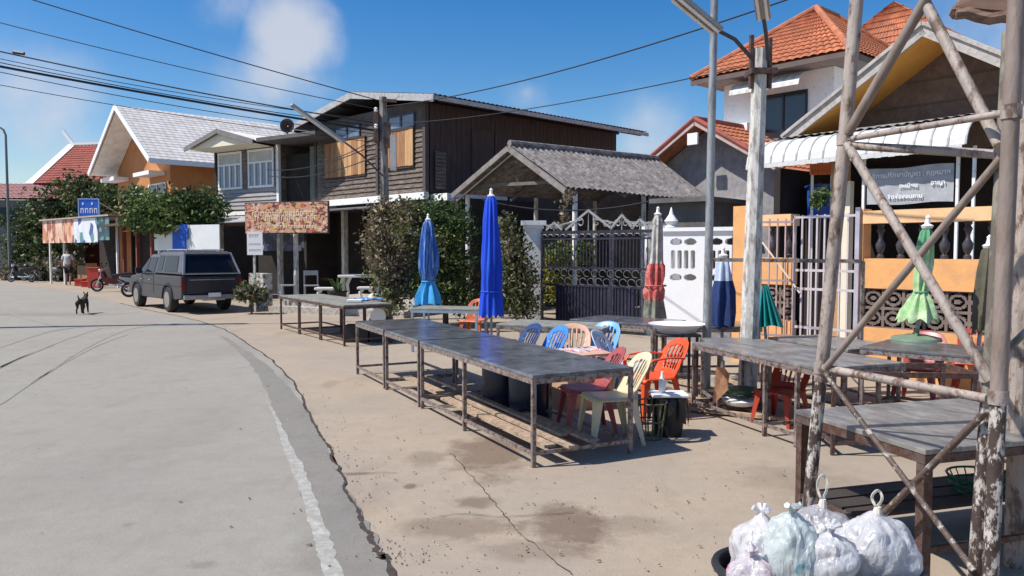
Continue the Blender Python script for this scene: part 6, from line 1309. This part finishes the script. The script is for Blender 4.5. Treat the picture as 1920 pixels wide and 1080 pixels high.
# ------------------------------------------------------------------ motorcycles
def moto(label, q, rz, body, scooter=False):
    t = thing('scooter' if scooter else 'motorcycle', label, 'motorcycle', q, rz, 'motorcycles parked by the food stall', local=True); r = .27
    for x in (0, 1.22):
        mb = MB(); mb.torus((x, 0, r), r - .04, .04, 'y', 24, 8); wh = mb.build('wheel', rubber, t, smooth=True, origin=Z0)
        mb = MB(); mb.torus((x, 0, r), r - .085, .012, 'y', 20, 5); mb.lathe([(.04, -.05), (.04, .05)], (x, 0, r), 10, axis='y')
        for k in range(8): a = k * PI / 4; mb.tube(((x, 0, r), (x + (r - .09) * math.cos(a), 0, r + (r - .09) * math.sin(a))), .006, 4)
        mb.build('rim', chrome, wh, origin=Z0)
    mb = MB(); mb.tube(((1.22, .06, r), (1.08, .06, .62), (.98, .0, .95)), .022, 6); mb.tube(((1.22, -.06, r), (1.08, -.06, .62)), .022, 6); mb.tube(((0, .1, r), (.35, .1, .5)), .02, 6); mb.tube(((0, -.1, r), (.35, -.1, .5)), .02, 6); mb.tube(((.05, .14, .3), (.5, .14, .28), (.7, .12, .3)), .035, 8); mb.build('frame', chrome, t, origin=Z0)
    mb = MB(); mb.prism([(.35, .33), (.72, .27), (.86, .33), (1.0, .62), (1.03, .85), (.93, .86), (.82, .60), (.62, .58), (.30, .72), (-.28, .78), (-.32, .70), (-.05, .58), (.25, .5)], -.11, .11); mb.build('fairing', body, t, origin=Z0, bevel=.03)
    mb = MB(); mb.prism([(.62, .60), (.55, .72), (.2, .79), (-.25, .82), (-.27, .77), (.2, .70)], -.12, .12); mb.build('seat', black_pl, t, origin=Z0, bevel=.02)
    mb = MB(); mb.tube(((.88, .33, 1.0), (.96, .12, .95), (.96, -.12, .95), (.88, -.33, 1.0)), .016, 6); hb_ = mb.build('handlebar', chrome, t, origin=Z0)
    for sy in (-1, 1): mb = MB(); mb.tube(((.94, sy * .18, .97), (.93, sy * .24, 1.16)), .008, 5); mb.lathe([(.01, -.01), (.05, -.01), (.05, .01), (.01, .01)], (.93, sy * .25, 1.19), 12, axis='x'); mb.build('mirror', black_pl, t, origin=Z0)
    mb = MB(); mb.lathe([(.03, -.04), (.075, 0), (.07, .04), (.01, .06)], (1.08, 0, .88), 12, axis='x'); mb.build('headlight', mat('headlight_glass', (.7, .7, .7), .15, bump=0), t, smooth=True, origin=Z0)
    mb = MB()
    for k in range(6): a0 = PI * .1 + k * .35; a1 = a0 + .37; mb.beam((1.22 + (r + .03) * math.cos(a0), 0, r + (r + .03) * math.sin(a0)), (1.22 + (r + .03) * math.cos(a1), 0, r + (r + .03) * math.sin(a1)), .10, .01, up=(0, 0, 1) if k in (2, 3) else (1, 0, 0))
    mb.build('mudguard', body, t, origin=Z0); return t
moto('black scooter parked at the far left by the bushes', gx(58, 41.5), PI * .96, mat('black_gloss', (.012, .012, .014), .2, bump=0), True)
moto('second dark scooter standing close behind the black one', gx(75, 43), PI * .9, mat('black_gloss', (.012,) * 3), True)
moto('dark red motorcycle parked right of the red cooler', gx(238, 32.2), PI * 1.03, mat('dark_red_gloss', (.10, .012, .012), .25, bump=0))
moto('silver grey motorcycle with its front wheel behind the pickup nose', gx(240, 28.4), PI * .15 * 0 + .35, mat('silver_gloss', (.4, .4, .42), .3, .4, bump=0))
q = gx(106, 42); moto('grey bicycle-like moped beside the weeds', q, PI * .55, mat('silver_gloss', (.4,) * 3))

# ------------------------------------------------------------------ person and dog
q = gx(127, 37.6); pr_ = thing('person', 'person in pale grey shirt and dark shorts walking by the food stall, back turned', 'person', q, .25, local=True)
skn = mat('skin', (.32, .18, .12), .6, bump=0)
V = [(0, 0, .93), (0, 0, 1.10), (0, -.01, 1.32), (0, 0, 1.47), (0, .02, 1.56), (0, .03, 1.66), (0, .02, 1.74),
     (-.19, 0, 1.43), (-.25, .02, 1.16), (-.27, .10, .93), (-.27, .13, .85), (.19, 0, 1.43), (.25, -.02, 1.16), (.28, .05, .93), (.28, .08, .85),
     (-.09, .0, .88), (-.10, .07, .50), (-.10, .0, .09), (-.10, .14, .04), (.09, .0, .88), (.11, -.02, .50), (.11, -.17, .12), (.11, -.05, .05)]
Ed = [(0, 1), (1, 2), (2, 3), (3, 4), (4, 5), (5, 6), (3, 7), (7, 8), (8, 9), (9, 10), (3, 11), (11, 12), (12, 13), (13, 14), (0, 15), (15, 16), (16, 17), (17, 18), (0, 19), (19, 20), (20, 21), (21, 22)]
R_ = [.13, .125, .15, .10, .05, .085, .06, .065, .045, .033, .03, .065, .045, .033, .03, .09, .06, .04, .035, .09, .06, .04, .035]
skin('body', V, Ed, R_, skn, pr_)
skin('shirt', [(0, 0, .98), (0, 0, 1.15), (0, -.01, 1.34), (0, 0, 1.46), (-.19, 0, 1.43), (-.235, .01, 1.24), (.19, 0, 1.43), (.235, -.01, 1.24)], [(0, 1), (1, 2), (2, 3), (3, 4), (4, 5), (3, 6), (6, 7)], [.16, .155, .175, .10, .09, .075, .09, .075], mat('pale_grey_shirt', (.55, .58, .55), .8), pr_)
skin('shorts', [(0, 0, .95), (-.09, .01, .86), (-.10, .05, .56), (.09, .01, .86), (.11, 0, .56)], [(0, 1), (1, 2), (0, 3), (3, 4)], [.155, .11, .095, .11, .095], mat('dark_shorts', (.02, .02, .03), .8), pr_)
skin('hair', [(0, 0, 1.70), (0, -.02, 1.76)], [(0, 1)], [.085, .07], mat('black_hair', (.012, .01, .01), .6), pr_)
q = G(155, 589); dg = thing('dog', 'small black and tan dog trotting across the road', 'dog', q, PI / 2 + .25, local=True)
V = [(-.22, 0, .36), (0, 0, .355), (.20, 0, .36), (.30, 0, .43), (.36, 0, .50), (.42, 0, .50), (.50, 0, .47),
     (-.26, 0, .40), (-.36, 0, .47), (-.40, 0, .54),
     (.19, .07, .30), (.17, .07, .18), (.20, .07, .03), (.23, .07, .015), (.19, -.07, .30), (.22, -.07, .17), (.25, -.07, .04), (.28, -.07, .02),
     (-.22, .075, .30), (-.17, .075, .21), (-.27, .075, .12), (-.25, .075, .02), (-.22, -.075, .30), (-.14, -.075, .21), (-.22, -.075, .12), (-.18, -.075, .02)]
Ed = [(0, 1), (1, 2), (2, 3), (3, 4), (4, 5), (5, 6), (0, 7), (7, 8), (8, 9), (2, 10), (10, 11), (11, 12), (12, 13), (2, 14), (14, 15), (15, 16), (16, 17), (0, 18), (18, 19), (19, 20), (20, 21), (0, 22), (22, 23), (23, 24), (24, 25)]
R_ = [.075, .08, .105, .06, .06, .05, .028, .03, .018, .012, .045, .028, .02, .022, .045, .028, .02, .022, .055, .035, .02, .022, .055, .035, .02, .022]
skin('body', V, Ed, R_, mat('black_tan_fur', (.03, .022, .018), .85, var=.3, scale=6, col2=(.13, .07, .035), cover=.25, sharp=.2), dg)
for sy in (-1, 1): skin('ear', [(.35, sy * .035, .53), (.34, sy * .055, .60)], [(0, 1)], [.025, .008], MATS['black_tan_fur'], dg)

# ------------------------------------------------------------------ terrace furniture
def bench(label, px, Y, w_=.55, h_=.42, name='stone_bench', z0=.31, rz=0, cat='bench', tr=.17):
    q = gx(px, Y); q.z = z0; t = thing(name, label, cat, q, rz, local=True)
    mb = MB(); mb.box((-w_ / 2, -tr, h_ - .07), (w_ / 2, tr, h_)); mb.build('seat' if cat == 'bench' else 'table_top', stone_w, t, origin=Z0, bevel=.02)
    for sx in (-1, 1):
        mb = MB(); x = sx * w_ * .32; pts = [(x - sx * .06, 0, h_ - .08), (x + sx * .03, 0, h_ * .62), (x - sx * .0, 0, h_ * .3), (x + sx * .08, 0, .03)]; mb.tube(pts, [.04, .045, .04, .05], 8); mb.build('leg', stone_w, t, origin=Z0, smooth=True)
    return t
stone_w = mat('white_terrazzo', (.66, .65, .62), .6, var=.12)
bench('curved-legged white stone bench at the left of the terrace table', 610, 20.9, .55, .42)
bench('white stone bench half hidden at the right end of the terrace', 686, 21.3, .45, .42)
bench('white stone table at the back of the terrace', 680, 22.2, 1.3, .72, 'stone_table', cat='table', tr=.35)
def small_chair(label, px, Y, rz, m, z0=.31):
    q = gx(px, Y); q.z = z0; t = thing('frame_chair', label, 'chair', q, rz, local=True); mb = MB(); mb.box((-.2, -.2, .42), (.2, .2, .45)); mb.build('seat', m, t, origin=Z0)
    for x in (-.18, .18):
        for y in (-.18, .18): mb = MB(); mb.box((x - .02, y - .02, 0), (x + .02, y + .02, .42)); mb.build('leg', m, t, origin=Z0)
    mb = MB(); mb.box((-.2, .18, .45), (-.165, .21, .85)); mb.box((.165, .18, .45), (.2, .21, .85)); mb.box((-.165, .18, .72), (.165, .21, .85)); mb.build('backrest', m, t, origin=Z0); return t
small_chair('grey frame chair just right of the terrace post', 583, 21.6, .3, mat('grey_chair_metal', (.35, .35, .35), .5)); small_chair('dark seated white-legged chair left of the terrace post', 540, 21.8, -1.2, mat('dull_white_metal', (.5, .5, .48), .5))
q = gx(632, 20.4); q.z = .31; pot = thing('potted_plant', 'dark round pot of spiky leaves on the terrace edge', 'potted plant', q)
mb = MB(lambda p: q + Vector(p)); mb.lathe([(.17, 0), (.23, .12), (.25, .30), (.27, .32), (.27, .35), (.23, .34), (.05, .33)], (0, 0, 0), 20); mb.build('pot', black_pl, pot, smooth=True)
mb = MB(lambda p: q + Vector(p)); random.seed(9)
for k in range(26):
    a = random.random() * 2 * PI; L_ = random.uniform(.25, .5); dx, dy = math.cos(a), math.sin(a); w_ = .025
    p0 = Vector((.06 * dx, .06 * dy, .34)); p1 = Vector((.5 * L_ * dx, .5 * L_ * dy, .34 + L_ * .75)); p2 = Vector((L_ * dx, L_ * dy, .34 + L_ * .7)); s_ = Vector((-dy, dx, 0)) * w_
    mb.face((p0 - s_, p0 + s_, p1 + s_, p1 - s_)); mb.face((p1 - s_, p1 + s_, p2, p2 + Vector((0, 0, .001))))
mb.build('leaves', G2, pot)
q = gx(700, 20.6); q.z = .31; mb = MB(lambda p: q + Vector(p)); mb.lathe([(.10, 0), (.15, .04), (.16, .15), (.12, .24), (.05, .27)], (0, 0, 0), 16); tag(mb.build('round_jar', cream, None, origin=q, smooth=True), 'round cream jar standing on the terrace beside the potted plant', 'jar')

# ------------------------------------------------------------------ bins and garbage bags in the foreground
from mathutils import noise as N
BINS = [(Vector((.955, 2.86, 0)), .175, .57, 'left of the two black open bins overflowing with tied bags'), (Vector((1.33, 2.84, 0)), .185, .575, 'right of the two black open bins, under the largest bag')]
for c, r, h_, lab in BINS:
    bn_ = thing('rubbish_bin', lab, 'bin', c, 0, 'black bins full of garbage bags'); mb = MB(lambda p: c + Vector(p)); mb.lathe([(.02, .01), (r * .78, .0), (r * .82, .02), (r, h_ - .02), (r - .012, h_ - .02), (r * .8, .04), (.02, .035)], (0, 0, 0), 32, cap=False); mb.build('body', black_pl, bn_, smooth=True)
    mb = MB(lambda p: c + Vector(p)); mb.torus((0, 0, h_ - .015), r + .008, .016, 'z', 36, 8); mb.build('rim', black_pl, bn_, smooth=True)
def bagmat(name, tint, print_c, cover):
    m = bpy.data.materials.new(name); m.use_nodes = True; n = m.node_tree.nodes; l = m.node_tree.links; b = n['Principled BSDF']
    tcn = n.new('ShaderNodeTexCoord'); t = n.new('ShaderNodeTexNoise'); t.inputs['Scale'].default_value = 9; t.inputs['Detail'].default_value = 5; t.inputs['Distortion'].default_value = 1.2; l.new(tcn.outputs['Object'], t.inputs['Vector'])
    r = n.new('ShaderNodeMapRange'); r.inputs[1].default_value = .66 - cover * .3; r.inputs[2].default_value = .72 - cover * .2; l.new(t.outputs[0], r.inputs[0])
    mx_ = n.new('ShaderNodeMix'); mx_.data_type = 'RGBA'; mx_.inputs[6].default_value = (*tint, 1); mx_.inputs[7].default_value = (*print_c, 1); l.new(r.outputs[0], mx_.inputs[0]); l.new(mx_.outputs[2], b.inputs['Base Color'])
    b.inputs['Roughness'].default_value = .18; b.inputs['Specular IOR Level'].default_value = .8
    w_ = n.new('ShaderNodeTexNoise'); w_.inputs['Scale'].default_value = 26; w_.inputs['Detail'].default_value = 4; w_.inputs['Distortion'].default_value = 1.6; mpb = n.new('ShaderNodeMapping'); mpb.inputs['Scale'].default_value = (1, 1, .38); l.new(tcn.outputs['Object'], mpb.inputs[0]); l.new(mpb.outputs[0], w_.inputs['Vector'])
    bp = n.new('ShaderNodeBump'); bp.inputs['Strength'].default_value = .8; bp.inputs['Distance'].default_value = .014; l.new(w_.outputs[0], bp.inputs['Height']); l.new(bp.outputs[0], b.inputs['Normal'])
    tr = n.new('ShaderNodeBsdfTranslucent'); l.new(mx_.outputs[2], tr.inputs[0]); ms = n.new('ShaderNodeMixShader'); ms.inputs[0].default_value = .3; l.new(b.outputs[0], ms.inputs[1]); l.new(tr.outputs[0], ms.inputs[2]); tp = n.new('ShaderNodeBsdfTransparent'); m3 = n.new('ShaderNodeMixShader'); m3.inputs[0].default_value = .16; l.new(ms.outputs[0], m3.inputs[1]); l.new(tp.outputs[0], m3.inputs[2]); l.new(m3.outputs[0], n['Material Output'].inputs[0]); return m
def bag(label, c, rx, ry, rz_, m, loop=None, seed=0, knot=.10):
    t = thing('garbage_bag', label, 'garbage bag', c, 0, 'tied garbage bags piled on the bins', local=True); mb = MB(); nu, nv = 96, 64; rings = []
    for j in range(nv + 1):
        th = PI * j / nv; ring = []
        for i in range(nu):
            ph = 2 * PI * i / nu; dd = Vector((math.sin(th) * math.cos(ph), math.sin(th) * math.sin(ph), -math.cos(th)))
            v = N.noise(dd * 1.6 + Vector((seed, 0, 0))) * .22; rd = 1 - abs(N.noise(dd * 3.2 + Vector((seed, 3, 1)))) * 2; rd2 = 1 - abs(N.noise(dd * 7 + Vector((seed, 9, 5)))) * 2
            upk = max(0, dd.z - .35) / .65; pl = math.sin(ph * 11 + seed + 2.5 * N.noise(dd * 3)) * .07 * upk * (1 - upk) * 2.4
            r = 1 + v + .05 * rd + .012 * rd2 + pl * 1.3
            p = Vector((dd.x * rx * r, dd.y * ry * r, dd.z * rz_ * (1 + v * .6 + .04 * rd))); 
            if upk > .75: k_ = (upk - .75) / .25; p.x *= 1 - .35 * k_; p.y *= 1 - .35 * k_; p.z += knot * .16 * k_ ** 2
            ring.append(mb.p(p))
        rings.append(ring)
    for j in range(nv):
        for i in range(nu): mb.f.append([rings[j][i], rings[j][(i + 1) % nu], rings[j + 1][(i + 1) % nu], rings[j + 1][i]]); mb.mi.append(0)
    mb.build('bag', m, t, smooth=True, origin=Z0)
    random.seed(seed * 7 + 1); cm = [mat('rubbish_red', (.5, .1, .06), .6), mat('rubbish_white', (.7, .7, .68), .6), mat('rubbish_blue', (.06, .2, .5), .6), mat('rubbish_brown', (.25, .16, .08), .7), mat('rubbish_green', (.12, .3, .12), .6)]
    mb = MB()
    for k in range(16):
        mb.cur = random.randrange(5); dd = Vector((random.gauss(0, 1), random.gauss(0, 1), random.gauss(0, .8))).normalized() * random.uniform(.2, .6); p = Vector((dd.x * rx, dd.y * ry, dd.z * rz_)); q_ = p + Vector((random.uniform(-.04, .04), random.uniform(-.04, .04), random.uniform(-.03, .03)))
        mb.beam(p, q_ + Vector((.001, 0, 0)), .035, .03)
    mb.build('rubbish', cm, t, origin=Z0)
    if loop:
        z = rz_ * 1.03 + knot * .16; mb = MB(); L_, w_ = loop
        mb.tube([(0, 0, z - .03), (.004, 0, z + .02)], [.022, .012], 8)
        pts = [(w_ * math.sin(a) * (1 - .2 * math.cos(a)), .004 * math.sin(3 * a), z + .02 + L_ * (1 - math.cos(a)) / 2) for a in np.linspace(0, 2 * PI, 22)]
        for a_, b_ in zip(pts[:-1], pts[1:]): mb.beam(a_, b_, .009, .004, up=(0, 1, 0))
        mb.build('tie_handles', mat('cream_plastic_tie', (.72, .66, .55), .4), t, origin=Z0)
    else:
        z = rz_ * 1.03 + knot * .12; mb = MB(); random.seed(seed)
        for k in range(5): a = random.random() * 6.28; mb.tube([(0, 0, z - .03), (.012 * math.cos(a), .012 * math.sin(a), z + .015), (.035 * math.cos(a), .035 * math.sin(a), z + .03)], [.008, .006, .012], 5)
        mb.build('knot', m, t, origin=Z0)
def BP(px, py, Y): return Q(px, py, Y)
wm = bagmat('white_bag_film', (.74, .74, .76), (.50, .52, .60), .35); wm2 = bagmat('white_pink_bag_film', (.80, .78, .79), (.75, .42, .5), .25); wm3 = bagmat('green_blue_bag_film', (.66, .73, .72), (.18, .42, .50), .3); wm4 = bagmat('grey_bag_film', (.50, .49, .51), (.62, .62, .64), .5)
bag('white bag with pinkish print at the left end of the pile', BP(1428, 1040, 2.86), .115, .12, .135, wm2, None, 1)
bag('small pink-printed bag sagging over the left rim of the bins', BP(1412, 1082, 2.74), .085, .08, .07, bagmat('pink_bag_film', (.75, .68, .72), (.75, .35, .5), .4), None, 33)
bag('blue-green tinted bag between the pinkish bag and the grey one', BP(1482, 1040, 2.76), .095, .10, .145, wm3, None, 5)
bag('greyish bag at the back of the pile with a tall upright tie loop', BP(1540, 1000, 3.02), .125, .11, .10, wm4, (.095, .018), 9)
bag('small white bag low in the middle, at the front of the pile', BP(1556, 1052, 2.72), .098, .09, .095, wm, None, 14)
bag('largest white bag at the right end of the pile with short tie loops', BP(1642, 1036, 2.84), .140, .13, .135, wm, (.06, .017), 21)
# green basket and things under the lower right table
q = gx(1885, 4.6); q = Vector((q.x, 4.75, .245)); mb = MB(lambda p: q + Vector(p))
for z, r in ((0, .15), (.05, .18), (.10, .20)): mb.torus((0, 0, z), r, .008, 'z', 24, 5)
for k in range(20): t = k * PI / 10; mb.tube(((.15 * math.cos(t), .15 * math.sin(t), 0), (.20 * math.cos(t), .20 * math.sin(t), .10)), .005, 4)
gb_ = thing('green_basket', 'dark green plastic basket on the lower shelf of the big scuffed table', 'basket', q); mb.build('basket_body', mat('deep_green_plastic', (.01, .10, .04), .4), gb_)
e4 = Vector((dB.y, -dB.x, 0)); mb = MB()
for k in range(3):
    p = B0 + dB * (.55 + .16 * k) + e4 * .05; mb = MB(); mb.beam(p + Vector((0, 0, .238 - .001 * k)), p + e4 * 1.95 + Vector((0, 0, .238 - .001 * k)), .13, .02); tag(mb.build('shelf_board', mat('dark_shelf_wood', (.05, .04, .036), .7, var=.3), None, origin=p), ('front', 'middle', 'rear')[k] + ' dark board lying on the rails under the big scuffed table', 'board', 'dark boards under the big table')  # one dark board tone with random variation
